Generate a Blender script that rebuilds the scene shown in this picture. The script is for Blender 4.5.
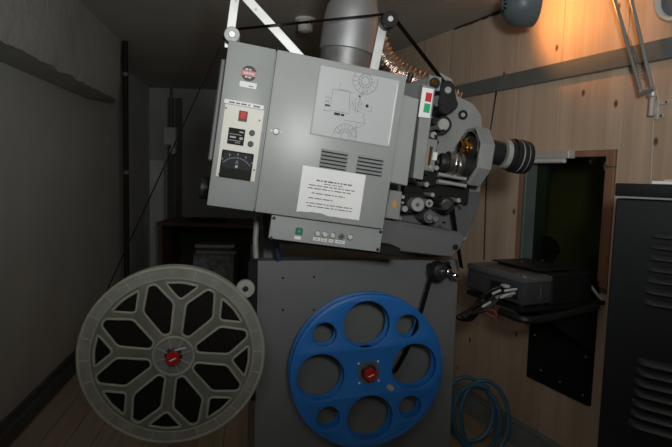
import bpy, bmesh, math, random
from mathutils import Vector, Matrix, noise
random.seed(7)
for o in list(bpy.data.objects): bpy.data.objects.remove(o, do_unlink=True)
scene = bpy.context.scene
COL = scene.collection
PI = math.pi

# ------------------------------------------------------------------ camera
FPX = 540.0
PITCH, ROLL = math.radians(5.2), math.asin(.029)
EYE = Vector((0, 0, 1.55))
F = Vector((0, math.cos(PITCH), -math.sin(PITCH)))
U0 = Vector((0, math.sin(PITCH), math.cos(PITCH)))
R0 = Vector((1, 0, 0))
R = R0*math.cos(ROLL) + U0*math.sin(ROLL)
U = U0*math.cos(ROLL) - R0*math.sin(ROLL)
cd = bpy.data.cameras.new('camera'); cam = bpy.data.objects.new('camera', cd); COL.objects.link(cam)
cd.sensor_width = 36; cd.lens = FPX*36/672; cd.clip_start = .02; cd.clip_end = 60
cam.matrix_world = Matrix(((R.x, U.x, -F.x, EYE.x), (R.y, U.y, -F.y, EYE.y), (R.z, U.z, -F.z, EYE.z), (0, 0, 0, 1)))
scene.camera = cam

def ray(x, y): return R*((x-336)/FPX) + U*((223.5-y)/FPX) + F
def hitp(x, y, p, n):
    d = ray(x, y); return EYE + d*((Vector(p)-EYE).dot(n)/d.dot(n))
def depth(p): return (p-EYE).dot(F)

# ------------------------------------------------------------------ world, lights, exposure
w = bpy.data.worlds.new('world'); scene.world = w; w.use_nodes = True
w.node_tree.nodes['Background'].inputs[0].default_value = (.9, .95, 1, 1)
w.node_tree.nodes['Background'].inputs[1].default_value = .012
scene.view_settings.view_transform = 'Standard'
scene.view_settings.look = 'None'
scene.view_settings.exposure = 0.0
scene.view_settings.gamma = 1.0
scene.view_settings.use_curve_mapping = False

# the photographer's flash, tilted up, and its soft return from the ceiling behind
fs_ = bpy.data.lights.new('camera_flash', 'SPOT'); fso = bpy.data.objects.new('camera_flash', fs_); COL.objects.link(fso)
fs_.energy = 104; fs_.color = (.98, 1, .97); fs_.shadow_soft_size = .10
fs_.spot_size = math.radians(122); fs_.spot_blend = 1.0
fso.location = EYE + U*.25 + R*.22 - F*.10
fso.rotation_euler = ray(310, -90).to_track_quat('-Z', 'Y').to_euler()
fl = bpy.data.lights.new('bounced_flash', 'AREA'); flo = bpy.data.objects.new('bounced_flash', fl); COL.objects.link(flo)
fl.energy = 5; fl.color = (1, 1, .97); fl.shape = 'DISK'; fl.size = .7
flo.location = (-.35, -.55, 2.35)
flo.rotation_euler = (Vector((.05, 2.3, 1.9))-flo.location).to_track_quat('-Z', 'Y').to_euler()

# ------------------------------------------------------------------ helpers
class Fr:
    def __init__(s, o, ex, ey, ez=(0, 0, 1)):
        s.o = Vector(o); s.ex = Vector(ex).normalized(); s.ey = Vector(ey).normalized(); s.ez = Vector(ez).normalized()
    def P(s, a, b, c): return s.o + s.ex*a + s.ey*b + s.ez*c
    def L(s, p):
        q = p-s.o; return Vector((q.dot(s.ex), q.dot(s.ey), q.dot(s.ez)))
    def hit(s, x, y, v=0.0): return s.L(hitp(x, y, s.o+s.ey*v, s.ey))
    def W(s, x, y, v=0.0): return hitp(x, y, s.o+s.ey*v, s.ey)
    def M(s, loc=(0, 0, 0)):
        o = s.P(*loc)
        return Matrix(((s.ex.x, s.ey.x, s.ez.x, o.x), (s.ex.y, s.ey.y, s.ez.y, o.y), (s.ex.z, s.ey.z, s.ez.z, o.z), (0, 0, 0, 1)))
    def at(s, a, b, c): return Fr(s.P(a, b, c), s.ex, s.ey, s.ez)
WORLD = Fr((0, 0, 0), (1, 0, 0), (0, 1, 0))

def px_r(p, r): return r*depth(p)/FPX          # pixel radius -> metres at a point

class MB:
    def __init__(s): s.v = []; s.f = []
    def add(s, verts, faces):
        n = len(s.v); s.v += [Vector(q) for q in verts]; s.f += [tuple(i+n for i in f) for f in faces]; return s
    def addbm(s, bm, fr=None):
        bm.verts.index_update()
        vs = [fr.P(*q.co) if fr else q.co.copy() for q in bm.verts]
        s.add(vs, [[q.index for q in f.verts] for f in bm.faces]); bm.free(); return s
    def box(s, fr, x0, x1, y0, y1, z0, z1, b=0, seg=1):
        bm = bmesh.new(); bmesh.ops.create_cube(bm, size=1)
        for q in bm.verts: q.co = Vector(((x0+x1)/2+q.co.x*(x1-x0), (y0+y1)/2+q.co.y*(y1-y0), (z0+z1)/2+q.co.z*(z1-z0)))
        if b: bmesh.ops.bevel(bm, geom=bm.edges[:], offset=b, segments=seg, affect='EDGES', profile=.5)
        return s.addbm(bm, fr)
    def prism(s, fr, poly, y0, y1, b=0):
        bm = bmesh.new()
        a = [bm.verts.new((x, y0, z)) for x, z in poly]; c = [bm.verts.new((x, y1, z)) for x, z in poly]
        n = len(poly); bm.faces.new(a); bm.faces.new(c[::-1])
        for i in range(n): bm.faces.new((a[i], a[(i+1) % n], c[(i+1) % n], c[i]))
        bmesh.ops.recalc_face_normals(bm, faces=bm.faces[:])
        if b: bmesh.ops.bevel(bm, geom=bm.edges[:], offset=b, segments=1, affect='EDGES', profile=.5)
        return s.addbm(bm, fr)
    def lathe(s, p, ax, prof, n=28, cap=True):
        ax = Vector(ax).normalized(); t = ax.orthogonal().normalized(); q = ax.cross(t)
        vs, fs = [], []
        for (r, h) in prof:
            for k in range(n):
                a = 2*PI*k/n; vs.append(Vector(p)+ax*h+(t*math.cos(a)+q*math.sin(a))*r)
        for i in range(len(prof)-1):
            for k in range(n): fs.append((i*n+k, i*n+(k+1) % n, (i+1)*n+(k+1) % n, (i+1)*n+k))
        if cap and prof[0][0] > 1e-5: fs.append(tuple(range(n))[::-1])
        if cap and prof[-1][0] > 1e-5: fs.append(tuple((len(prof)-1)*n+k for k in range(n)))
        return s.add(vs, fs)
    def cyl(s, a, b, r, r2=None, n=24, ch=0):
        a, b = Vector(a), Vector(b); L = (b-a).length; r2 = r if r2 is None else r2
        pr = [(r, 0), (r2, L)] if not ch else [(r-ch, 0), (r, ch), (r2, L-ch), (r2-ch, L)]
        return s.lathe(a, b-a, pr, n)
    def tube(s, pts, r, n=10, closed=False, rf=None):
        pts = [Vector(p) for p in pts]; m = len(pts); vs, fs = [], []
        up = None
        for i, p in enumerate(pts):
            if closed: d = pts[(i+1) % m]-pts[i-1]
            else: d = pts[min(i+1, m-1)]-pts[max(i-1, 0)]
            d.normalize()
            if up is None: up = d.orthogonal().normalized()
            up = (up-d*up.dot(d)).normalized(); q = d.cross(up)
            rr = rf(i) if rf else r
            for k in range(n):
                a = 2*PI*k/n; vs.append(p+(up*math.cos(a)+q*math.sin(a))*rr)
        for i in range(m if closed else m-1):
            j = (i+1) % m
            for k in range(n): fs.append((i*n+k, i*n+(k+1) % n, j*n+(k+1) % n, j*n+k))
        if not closed: fs += [tuple(range(n))[::-1], tuple((m-1)*n+k for k in range(n))]
        return s.add(vs, fs)
    def ribbon(s, pts, wv, t):
        """flat strip through pts, wv = width vector, t = thickness"""
        pts = [Vector(p) for p in pts]; m = len(pts); vs, fs = [], []; wv = Vector(wv)
        for i, p in enumerate(pts):
            d = (pts[min(i+1, m-1)]-pts[max(i-1, 0)]).normalized(); nn = d.cross(wv).normalized()*t/2
            vs += [p-wv/2-nn, p+wv/2-nn, p+wv/2+nn, p-wv/2+nn]
        for i in range(m-1):
            for k in range(4): fs.append((i*4+k, i*4+(k+1) % 4, i*4+4+(k+1) % 4, i*4+4+k))
        fs += [(3, 2, 1, 0), tuple((m-1)*4+k for k in range(4))]
        return s.add(vs, fs)
    def plate(s, fr, outline, holes, y0, y1, bev=0):
        c = bpy.data.curves.new('c', 'CURVE'); c.dimensions = '2D'; c.fill_mode = 'BOTH'
        c.extrude = (y1-y0)/2-bev; c.bevel_depth = bev; c.bevel_resolution = 1; c.offset = -bev
        for lp in [outline]+holes:
            sp = c.splines.new('POLY'); sp.points.add(len(lp)-1); sp.use_cyclic_u = True
            for pt, (x, z) in zip(sp.points, lp): pt.co = (x, z, 0, 1)
        o = bpy.data.objects.new('c', c); COL.objects.link(o)
        dg = bpy.context.evaluated_depsgraph_get(); me = bpy.data.meshes.new_from_object(o.evaluated_get(dg))
        ym = (y0+y1)/2
        s.add([fr.P(q.co.x, ym-q.co.z, q.co.y) for q in me.vertices], [tuple(p.vertices) for p in me.polygons])
        bpy.data.objects.remove(o); bpy.data.curves.remove(c); bpy.data.meshes.remove(me)
        return s
    def build(s, name, m, parent=None, inv=None, smooth=35):
        """vertices are in world space; stored in the space of inv (matrix of the thing's base)"""
        if inv is None: inv = ROOT[parent.name] if parent is not None else Matrix.Identity(4)
        Mi = inv.inverted()
        me = bpy.data.meshes.new(name)
        me.from_pydata([Mi @ q for q in s.v], [], s.f)
        bm = bmesh.new(); bm.from_mesh(me)
        bmesh.ops.remove_doubles(bm, verts=bm.verts[:], dist=1e-6)
        bmesh.ops.recalc_face_normals(bm, faces=bm.faces[:]); bm.to_mesh(me); bm.free()
        if smooth:
            for p in me.polygons: p.use_smooth = True
            me.set_sharp_from_angle(angle=math.radians(smooth))
        if m: me.materials.append(m)
        o = bpy.data.objects.new(name, me); COL.objects.link(o)
        if parent is None: o.matrix_world = inv
        else: o.parent = parent
        ROOT[o.name] = inv
        return o
ROOT = {}

def thing(name, label, cat, M, group=None):
    o = bpy.data.objects.new(name, None); COL.objects.link(o); o.empty_display_size = .05
    o.matrix_world = M; ROOT[o.name] = M.copy()
    return tag(o, label, cat, group)
def tag(o, label, cat, group=None, kind=None):
    if label: o['label'] = label
    if cat: o['category'] = cat
    if group: o['group'] = group
    if kind: o['kind'] = kind
    return o
def struct(o, label):
    o['kind'] = 'structure'; o['label'] = label; return o
def lab(o, t): o['label'] = t; return o
def Tm(p): return Matrix.Translation(Vector(p))

# ------------------------------------------------------------------ materials
def mat(name, col, rough=.5, metal=0, var=.12, vs=6, bump=0, bs=60, spec=.5, emit=None, es=1, wear=None):
    m = bpy.data.materials.new(name); m.use_nodes = True; N = m.node_tree.nodes; K = m.node_tree.links
    b = N['Principled BSDF']; b.inputs['Roughness'].default_value = rough; b.inputs['Metallic'].default_value = metal
    b.inputs['Specular IOR Level'].default_value = spec
    c = (*col, 1); b.inputs['Base Color'].default_value = c
    tc = N.new('ShaderNodeTexCoord')
    if var:
        n = N.new('ShaderNodeTexNoise'); n.inputs['Scale'].default_value = vs; n.inputs['Detail'].default_value = 6
        K.new(tc.outputs['Object'], n.inputs['Vector'])
        r = N.new('ShaderNodeValToRGB'); r.color_ramp.elements[0].position = .3; r.color_ramp.elements[1].position = .72
        r.color_ramp.elements[0].color = (*[q*(1-var) for q in col], 1)
        r.color_ramp.elements[1].color = (*[min(1, q*(1+var)) for q in col], 1)
        if wear: r.color_ramp.elements[0].color = (*wear, 1)
        K.new(n.outputs['Fac'], r.inputs['Fac']); K.new(r.outputs['Color'], b.inputs['Base Color'])
    if bump:
        n2 = N.new('ShaderNodeTexNoise'); n2.inputs['Scale'].default_value = bs; n2.inputs['Detail'].default_value = 4
        K.new(tc.outputs['Object'], n2.inputs['Vector'])
        bu = N.new('ShaderNodeBump'); bu.inputs['Strength'].default_value = bump; bu.inputs['Distance'].default_value = .01
        K.new(n2.outputs['Fac'], bu.inputs['Height']); K.new(bu.outputs['Normal'], b.inputs['Normal'])
    if emit:
        b.inputs['Emission Color'].default_value = (*emit, 1); b.inputs['Emission Strength'].default_value = es
    return m

def wood(name, light, dark, knot, sx=14, sz=.7, kscale=(3.2, 1.5, 1), rough=.55, kn=.075, axis='Z'):
    m = bpy.data.materials.new(name); m.use_nodes = True; N = m.node_tree.nodes; K = m.node_tree.links
    b = N['Principled BSDF']; b.inputs['Roughness'].default_value = rough; b.inputs['Specular IOR Level'].default_value = .3
    tc = N.new('ShaderNodeTexCoord'); oi = N.new('ShaderNodeObjectInfo')
    mul = N.new('ShaderNodeMath'); mul.operation = 'MULTIPLY'; mul.inputs[1].default_value = 37
    K.new(oi.outputs['Random'], mul.inputs[0])
    ad = N.new('ShaderNodeVectorMath'); ad.operation = 'ADD'
    K.new(tc.outputs['Object'], ad.inputs[0]); K.new(mul.outputs[0], ad.inputs[1])
    def mp(sc):
        q = N.new('ShaderNodeMapping'); q.inputs['Scale'].default_value = sc; K.new(ad.outputs[0], q.inputs['Vector']); return q
    g = N.new('ShaderNodeTexNoise'); g.inputs['Scale'].default_value = 1; g.inputs['Detail'].default_value = 5; g.inputs['Distortion'].default_value = .6
    long = (sx, sx, sz) if axis == 'Z' else (sz, sx, sx)
    K.new(mp(long).outputs[0], g.inputs['Vector'])
    fine = N.new('ShaderNodeTexNoise'); fine.inputs['Scale'].default_value = 1; fine.inputs['Detail'].default_value = 3
    K.new(mp(tuple(q*6 for q in long)).outputs[0], fine.inputs['Vector'])
    mx0 = N.new('ShaderNodeMath'); mx0.operation = 'MULTIPLY_ADD'; mx0.inputs[1].default_value = .3
    K.new(fine.outputs['Fac'], mx0.inputs[0]); K.new(g.outputs['Fac'], mx0.inputs[2])
    r = N.new('ShaderNodeValToRGB'); r.color_ramp.elements[0].position = .45; r.color_ramp.elements[1].position = .85
    r.color_ramp.elements[0].color = (*light, 1); r.color_ramp.elements[1].color = (*dark, 1)
    K.new(mx0.outputs[0], r.inputs['Fac'])
    sx_ = N.new('ShaderNodeSeparateXYZ'); cb_ = N.new('ShaderNodeCombineXYZ'); K.new(ad.outputs[0], sx_.inputs[0])
    K.new(sx_.outputs['X'], cb_.inputs['X']); K.new(sx_.outputs['Z'], cb_.inputs['Y'])
    kmp = N.new('ShaderNodeMapping'); kmp.inputs['Scale'].default_value = kscale; K.new(cb_.outputs[0], kmp.inputs['Vector'])
    vo = N.new('ShaderNodeTexVoronoi'); vo.voronoi_dimensions = '2D'; vo.inputs['Scale'].default_value = 1; vo.inputs['Randomness'].default_value = 1
    K.new(kmp.outputs[0], vo.inputs['Vector'])
    kr = N.new('ShaderNodeValToRGB'); kr.color_ramp.elements[0].position = kn*.45; kr.color_ramp.elements[1].position = kn
    kr.color_ramp.elements[0].color = (1, 1, 1, 1); kr.color_ramp.elements[1].color = (0, 0, 0, 1)
    K.new(vo.outputs['Distance'], kr.inputs['Fac'])
    sc_ = N.new('ShaderNodeSeparateColor'); K.new(vo.outputs['Color'], sc_.inputs[0])
    gt_ = N.new('ShaderNodeMath'); gt_.operation = 'GREATER_THAN'; gt_.inputs[1].default_value = .6; K.new(sc_.outputs[0], gt_.inputs[0])
    km = N.new('ShaderNodeMath'); km.operation = 'MULTIPLY'; K.new(gt_.outputs[0], km.inputs[0]); K.new(kr.outputs['Color'], km.inputs[1])
    mx = N.new('ShaderNodeMix'); mx.data_type = 'RGBA'; mx.inputs['B'].default_value = (*knot, 1)
    K.new(km.outputs[0], mx.inputs['Factor']); K.new(r.outputs['Color'], mx.inputs['A'])
    hs = N.new('ShaderNodeHueSaturation')
    vv = N.new('ShaderNodeMath'); vv.operation = 'MULTIPLY_ADD'; vv.inputs[1].default_value = .22; vv.inputs[2].default_value = .89
    K.new(oi.outputs['Random'], vv.inputs[0]); K.new(vv.outputs[0], hs.inputs['Value'])
    K.new(mx.outputs['Result'], hs.inputs['Color']); K.new(hs.outputs['Color'], b.inputs['Base Color'])
    bu = N.new('ShaderNodeBump'); bu.inputs['Strength'].default_value = .12; bu.inputs['Distance'].default_value = .004
    K.new(mx0.outputs[0], bu.inputs['Height']); K.new(bu.outputs['Normal'], b.inputs['Normal'])
    return m

M = {}
M['plaster'] = mat('plaster', (.50, .53, .515), .85, var=.10, vs=1.6, bump=.35, bs=35)
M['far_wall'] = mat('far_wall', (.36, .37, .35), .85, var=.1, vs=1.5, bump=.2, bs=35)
M['rough_plaster'] = mat('rough_plaster', (.42, .435, .42), .8, var=.12, vs=3, bump=.5, bs=22)
M['ceiling'] = mat('ceiling_paint', (.50, .48, .445), .9, var=.14, vs=1.3, bump=.2, bs=25)
M['pine'] = wood('pine_planks', (.70, .535, .405), (.57, .405, .29), (.17, .085, .045), kscale=(6, 3.6, 1), kn=.085)
M['frame_wood'] = wood('window_frame_wood', (.42, .23, .15), (.30, .15, .09), (.15, .07, .04), kn=.02)
M['floor_wood'] = wood('floor_wood', (.50, .42, .31), (.36, .30, .22), (.1, .07, .05), kn=.03, axis='X', sx=20, sz=1)
M['post_wood'] = mat('post_wood', (.11, .105, .095), .7)
M['desk_wood'] = wood('desk_wood', (.14, .088, .055), (.09, .055, .035), (.06, .035, .02), kn=.02, axis='X')
M['dark_wood'] = mat('dark_wood', (.05, .04, .032), .6)
M['skirt'] = mat('skirting_grey', (.09, .10, .095), .5)
M['duct_grey'] = mat('duct_grey', (.26, .29, .28), .45)
M['rail'] = mat('rail_grey', (.17, .18, .17), .45, var=.08)
M['grey'] = mat('machine_grey', (.29, .305, .305), .38, var=.05, vs=9, bump=.05, bs=220)
M['grey2'] = mat('machine_grey_door', (.31, .322, .322), .38, var=.06, vs=5, bump=.05, bs=220)
M['ped'] = mat('pedestal_grey', (.17, .175, .175), .45, var=.06, vs=4)
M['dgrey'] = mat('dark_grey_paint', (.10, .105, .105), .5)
M['base'] = mat('base_grey_shaded', (.125, .13, .13), .45, var=.06, vs=4)  # pedestal grey darkened to paint in light that dims downward
M['head'] = mat('head_grey', (.26, .265, .26), .4, var=.1, vs=14)
M['cream'] = mat('cream_panel', (.58, .565, .51), .45, var=.05)
M['paper'] = mat('paper', (.80, .80, .80), .7, var=.04, vs=9)
M['sheet'] = mat('diagram_paper', (.43, .44, .45), .45, var=.04, vs=5)
M['ink'] = mat('ink', (.02, .02, .022), .7, var=0)
M['inkgrey'] = mat('faint_ink', (.13, .13, .145), .7, var=0)
M['white'] = mat('white_plastic', (.75, .75, .72), .45, var=.05)
M['black'] = mat('black_plastic', (.018, .018, .019), .45, var=.1, spec=.3)
M['blackm'] = mat('black_matt', (.012, .012, .012), .7, var=.1, spec=.2)
M['rack'] = mat('rack_black', (.011, .0125, .014), .5, var=.15, spec=.28, vs=5)
M['rack_louver_lit'] = mat('rack_louver_lit', (.03, .032, .034), .42, var=.15, vs=5)  # lighter copy of the rack black; light catching the louvers is painted in
M['red'] = mat('red_plastic', (.55, .02, .025), .6, var=.05)
M['redknob'] = mat('red_knob', (.38, .012, .012), .3, var=.05)
M['green'] = mat('green_plastic', (.03, .42, .16), .4, var=.05)
M['dgreen'] = mat('green_switch', (.01, .16, .11), .35, var=.05)
M['steel'] = mat('steel', (.55, .55, .55), .28, 1, var=.08, vs=20)
M['alu'] = mat('aluminium_bar', (.72, .73, .73), .45, .55, var=.08, vs=15)
M['pipe'] = mat('galvanised_pipe', (.42, .43, .44), .5, .75, var=.10, vs=4)
M['collar'] = mat('collar_metal', (.30, .30, .30), .5, .8, var=.2, vs=30)
M['foil'] = mat('foil_duct', (.80, .66, .58), .22, 1, var=.15, vs=25, bump=.6, bs=70)
M['chrome'] = mat('chrome', (.75, .75, .75), .12, 1, var=0)
M['gold'] = mat('brass_lens', (.75, .40, .12), .25, 1, var=.1, vs=30)
M['knobgrey'] = mat('grey_roller', (.40, .40, .38), .4, .2, var=.12, vs=30)
M['film'] = mat('film', (.010, .0085, .0075), .6, var=.1, spec=.12)
M['blue'] = mat('blue_plastic', (.018, .155, .50), .42, var=.10, vs=7)
M['reel'] = mat('grey_reel_plastic', (.14, .143, .112), .55, var=.2, vs=12, bump=.1, bs=120)
M['reel_edge'] = mat('worn_reel_edge', (.31, .315, .265), .55, var=.12, vs=20)
M['reel_band'] = mat('reel_band', (.22, .225, .185), .55, var=.18, vs=16)
M['reel_hub'] = mat('reel_hub', (.17, .18, .165), .55, var=.15, vs=20)
M['vproj'] = mat('video_projector_black', (.06, .062, .066), .38, var=.1)
M['vtop'] = mat('video_projector_top', (.12, .124, .13), .35, var=.1)
M['lamp'] = mat('lamp_grey', (.13, .165, .185), .4, var=.08)
M['arm'] = mat('lamp_arm_grey', (.42, .45, .46), .3, .5, var=.06)
M['hose'] = mat('blue_hose', (.06, .17, .26), .4, var=.1)
M['cable'] = mat('black_cable', (.015, .015, .016), .5, var=0)
M['whitecable'] = mat('white_cable', (.55, .55, .52), .5, var=0)
M['redcable'] = mat('red_cable', (.45, .04, .02), .5, var=0)
M['bluecable'] = mat('blue_plug', (.02, .045, .1), .5, var=0)
M['amber'] = mat('amber_display', (.25, .12, .01), .4, var=0, emit=(1, .45, .03), es=.22)
M['pale'] = mat('pale_panel', (.6, .61, .59), .7)
M['olive'] = mat('olive_curtain', (.70, .60, .20), .9, var=.2, vs=3)
M['green_frame'] = mat('green_grey_paint', (.12, .16, .15), .5)
M['bulb'] = mat('lamp_bulb', (1, .8, .6), .5, var=0, emit=(1, .55, .25), es=25)
M['meterface'] = mat('meter_face', (.035, .037, .043), .7, var=0, spec=.1)
M['metermark'] = mat('meter_marks', (.33, .34, .36), .5, var=0)
M['badge_red'] = mat('badge_red', (.50, .18, .19), .5, var=.2, vs=300)
M['brown_label'] = mat('yellowed_label', (.45, .36, .2), .6)
g = bpy.data.materials.new('window_glass'); g.use_nodes = True
N, K = g.node_tree.nodes, g.node_tree.links
for n in list(N):
    if n.type == 'BSDF_PRINCIPLED': N.remove(n)
tr = N.new('ShaderNodeBsdfTransparent'); tr.inputs[0].default_value = (.55, .6, .5, 1)
gl = N.new('ShaderNodeBsdfGlossy'); gl.inputs['Roughness'].default_value = .03
lwt = N.new('ShaderNodeLayerWeight'); pw = N.new('ShaderNodeMath'); pw.operation = 'POWER'; pw.inputs[1].default_value = 4.5; K.new(lwt.outputs['Facing'], pw.inputs[0]); fz = N.new('ShaderNodeMath'); fz.operation = 'MULTIPLY_ADD'; fz.inputs[1].default_value = .9; fz.inputs[2].default_value = .035; K.new(pw.outputs[0], fz.inputs[0])
mxs = N.new('ShaderNodeMixShader'); K.new(fz.outputs[0], mxs.inputs[0]); K.new(tr.outputs[0], mxs.inputs[1]); K.new(gl.outputs[0], mxs.inputs[2])
K.new(mxs.outputs[0], N['Material Output'].inputs[0]); M['glass'] = g

# ================================================================== SETTING
CEIL = 2.58
# wood wall frame: x along the wall towards the viewer, y into the wall, z up
WN = Vector((.914, .405, 0)).normalized()
wa = hitp(504, 438.5, (0, 0, 0), Vector((0, 0, 1))) + WN*.06
Wd = Fr(wa, (WN.y, -WN.x, 0), WN)
S0, S1 = -4.5, 2.6
# left wall frame: x along the wall away from the viewer, y into the wall
la = hitp(11, 445, (0, 0, 0), Vector((0, 0, 1))); lb = hitp(77, 372, (0, 0, 0), Vector((0, 0, 1)))
ld = (lb-la).normalized()
Lw = Fr(la, ld, (-ld.y, ld.x, 0))
BACK = 7.0

fb = MB(); fb.box(WORLD, -3.6, 3.2, -1.2, 7.6, -.12, -.02)
floor = struct(fb.build('floor', M['dark_wood']), 'brown wooden booth floor')
# floor boards run along the left wall
me0 = None
FB = Fr((la.x, la.y, 0), ld, (-ld.y, ld.x, 0))
bw = .145
for i in range(-30, 4):
    o = None
    if me0 is None:
        b = MB(); b.box(FB, -3.6, 4.4, 0, bw-.003, -.02, 0, .0015)
        o = b.build('floor_board', M['floor_wood'], floor, FB.M()); me0 = o.data
    else:
        o = bpy.data.objects.new('floor_board', me0); COL.objects.link(o); o.parent = floor
    o.matrix_parent_inverse = Matrix.Identity(4)
    o.matrix_local = FB.M((0, i*bw, 0))
cb = MB(); cb.box(WORLD, -3.6, 3.2, -1.2, 7.6, CEIL, CEIL+.1)
struct(cb.build('ceiling', M['ceiling']), 'dark plain plaster ceiling of the booth')

lwb = MB(); lwb.box(Lw, -4.2, 4.6, .05, .2, -.02, CEIL)
struct(lwb.build('wall_left', M['plaster'], None, Lw.M()), 'grey plaster wall left of the reels')
zsk = (Lw.hit(0, 425, .05).z+Lw.hit(75, 347, .05).z)/2
sb = MB(); sb.box(Lw, -4.2, 4.6, .0, .05, 0, zsk-.045, .004); sb.box(Lw, -4.2, 4.6, .03, .05, zsk-.045, zsk, .003)
struct(sb.build('baseboard_left', M['skirt'], None, Lw.M()), 'dark baseboard along the left grey wall')

# ceiling beam along the left wall, rough plaster lower edge
pb = hitp(78, 0, (0, 0, CEIL), Vector((0, 0, 1))); by = Lw.L(pb).y
h0 = Lw.hit(0, 35, by); h1 = Lw.hit(118, 103, by)
zb = (h0.z+h1.z)/2+.012; xe = Lw.hit(120, 60, by).x
bm = MB(); nx, nz = 150, 16
def beampt(i, k):
    x = -4.0+(xe+4.0)*i/nx
    t = k/nz
    if t < .62:
        z = CEIL-(CEIL-zb)*t/.62; y = by
        e = max(0, (t-.45)/.17)
    else:
        z = zb; y = by+(.06-by)*(t-.62)/.38; e = max(0, 1-(t-.62)/.15)
    nn = noise.noise(Vector((x*9, z*14, y*9)))*.012*e + noise.noise(Vector((x*28, z*30, y*30)))*.007*e + noise.noise(Vector((x*2.2, z*3, 1)))*.008
    return Lw.P(x, y-nn*.8+e*.022, z+nn*.9*e)
vs = [beampt(i, k) for i in range(nx+1) for k in range(nz+1)]; m1 = nz+1
fs = [(i*m1+k, i*m1+k+1, (i+1)*m1+k+1, (i+1)*m1+k) for i in range(nx) for k in range(nz)]
# far end cap
c0 = len(vs); vs.append(Lw.P(xe, .06, CEIL)); fs.append(tuple([nx*m1+k for k in range(m1)]+[c0]))
bm.add(vs, fs)
struct(bm.build('trim_1', M['rough_plaster'], None, Lw.M(), smooth=60), 'rough plastered beam under the ceiling on the left wall')

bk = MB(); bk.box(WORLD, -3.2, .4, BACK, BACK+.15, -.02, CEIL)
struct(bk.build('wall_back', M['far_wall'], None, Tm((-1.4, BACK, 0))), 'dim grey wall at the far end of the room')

# wood wall with planks and projection window
wtop = (Wd.hit(617, 151, 0).z + Wd.hit(540, 151, 0).z)/2
ws0, ws1 = Wd.hit(526, 200, 0).x, Wd.hit(617, 155, 0).x
wz0, wz1 = 1.0, wtop
wb = MB()
wb.box(Wd, S0, ws0, .02, .12, -.02, CEIL); wb.box(Wd, ws1, S1, .02, .12, -.02, CEIL)
wb.box(Wd, ws0, ws1, .02, .12, -.02, wz0); wb.box(Wd, ws0, ws1, .02, .12, wz1, CEIL)
wallr = struct(wb.build('wall_right', M['dark_wood'], None, Wd.M()), 'front wall of vertical pine planks with a projection window')
seams = [Wd.hit(472, 60).x, Wd.hit(518, 60).x, Wd.hit(621, 130).x]
edges = [seams[0], seams[1], seams[1]+(seams[2]-seams[1])*.46, seams[2]]
x = edges[-1]
wpat = [.30, .24, .32, .26, .30, .28, .25]
k = 0
while x < S1: x = x+wpat[k % 7]; edges.append(min(x, S1)); k += 1
x = edges[0]; k = 0
while x > S0: x = x-wpat[(k+3) % 7]; edges.insert(0, max(x, S0)); k += 1
for a, b_ in zip(edges[:-1], edges[1:]):
    spans = [(0, CEIL)]
    if a < ws1-.002 and b_ > ws0+.002: 
        spans = [(0, wz0), (wz1, CEIL)]
        if a < ws0-.004: pass
    for (z0, z1) in spans:
        rects = [(a, b_, z0, z1)]
        for (q0, q1, r0, r1) in rects:
            p = MB(); p.box(Wd, q0+.001, q1-.001, 0, .02, r0, r1, .0015)
            o = p.build('plank', M['pine'], wallr, Wd.M((q0, 0, r0))); o.matrix_local = Tm((q0, 0, r0))
    if len(spans) == 2:
        for (q0, q1) in ((a, ws0), (ws1, b_)):
            if q1-q0 > .004:
                p = MB(); p.box(Wd, q0+.001, q1-.001, 0, .02, wz0, wz1, .0015)
                o = p.build('plank', M['pine'], wallr, Wd.M((q0, 0, wz0))); o.matrix_local = Tm((q0, 0, wz0))

# projection window: reveal, frame, pane, dark auditorium wall behind it
wf = MB(); wf.box(Wd, ws0+.002, ws1-.002, .0, .16, wz0, wz0+.03)
win = struct(wf.build('window_1', M['green_frame'], None, Wd.M()), 'dark projection window in the pine wall')
fwm = MB(); fwm.box(Wd, ws1-.052, ws1-.002, -.012, .03, wz0+.03, wz1-.002, .003); fwm.build('window_frame', M['frame_wood'], win)
fwm = MB(); fwm.box(Wd, ws0+.002, ws1-.053, -.008, .03, wz1-.032, wz1-.002, .003); fwm.build('window_frame', M['frame_wood'], win)
fwm = MB(); fwm.box(Wd, ws0-.05, ws0-.004, -.016, -.001, wz0, wz1, .003); fwm.build('window_trim', M['frame_wood'], win)
fwm = MB(); fwm.box(Wd, ws0+.002, ws0+.022, -.03, .16, wz0+.03, wz1-.033, .003); fwm.build('window_jamb', M['green_frame'], win)
pn = MB(); pn.box(Wd, ws0+.023, ws1-.054, .05, .054, wz0+.03, wz1-.033); pn.build('pane', M['glass'], win)
lt = MB(); lt.box(Wd, ws1-.056, ws1-.03, -.02, -.012, wz1-.085, wz1-.078); lt.box(Wd, ws1-.05, ws1-.044, -.022, -.012, wz1-.10, wz1-.06)
lt.box(Wd, ws1-.05, ws1+.015, -.02, -.013, wz1-.083, wz1-.079); lt.build('window_latch', M['collar'], win)
av = MB(); av.box(Wd, -1.6, 2.0, .9, .95, -.5, CEIL)
struct(av.build('wall_front', M['olive'], None, Wd.M()), 'dim olive surface seen through the projection window')

# grey steel rail on the pine wall
rz0 = sum(Wd.hit(*q, -.02).z for q in ((672, 60), (560, 78), (480, 94)))/3
rz1 = sum(Wd.hit(*q, -.02).z for q in ((672, 38), (560, 62), (480, 80.5)))/3
rl = MB(); rl.box(Wd, -2.6, S1, -.03, 0, rz0, rz1, .003)
struct(rl.build('trim_2', M['rail'], None, Wd.M()), 'grey metal rail running across the pine wall')
du = MB(); du.box(Wd, S0, S1, -.06, 0, 0, .115, .004); du.box(Wd, S0, S1, -.045, 0, .115, .13, .003)
struct(du.build('baseboard_right', M['duct_grey'], None, Wd.M()), 'grey cable duct along the foot of the pine wall')
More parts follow.
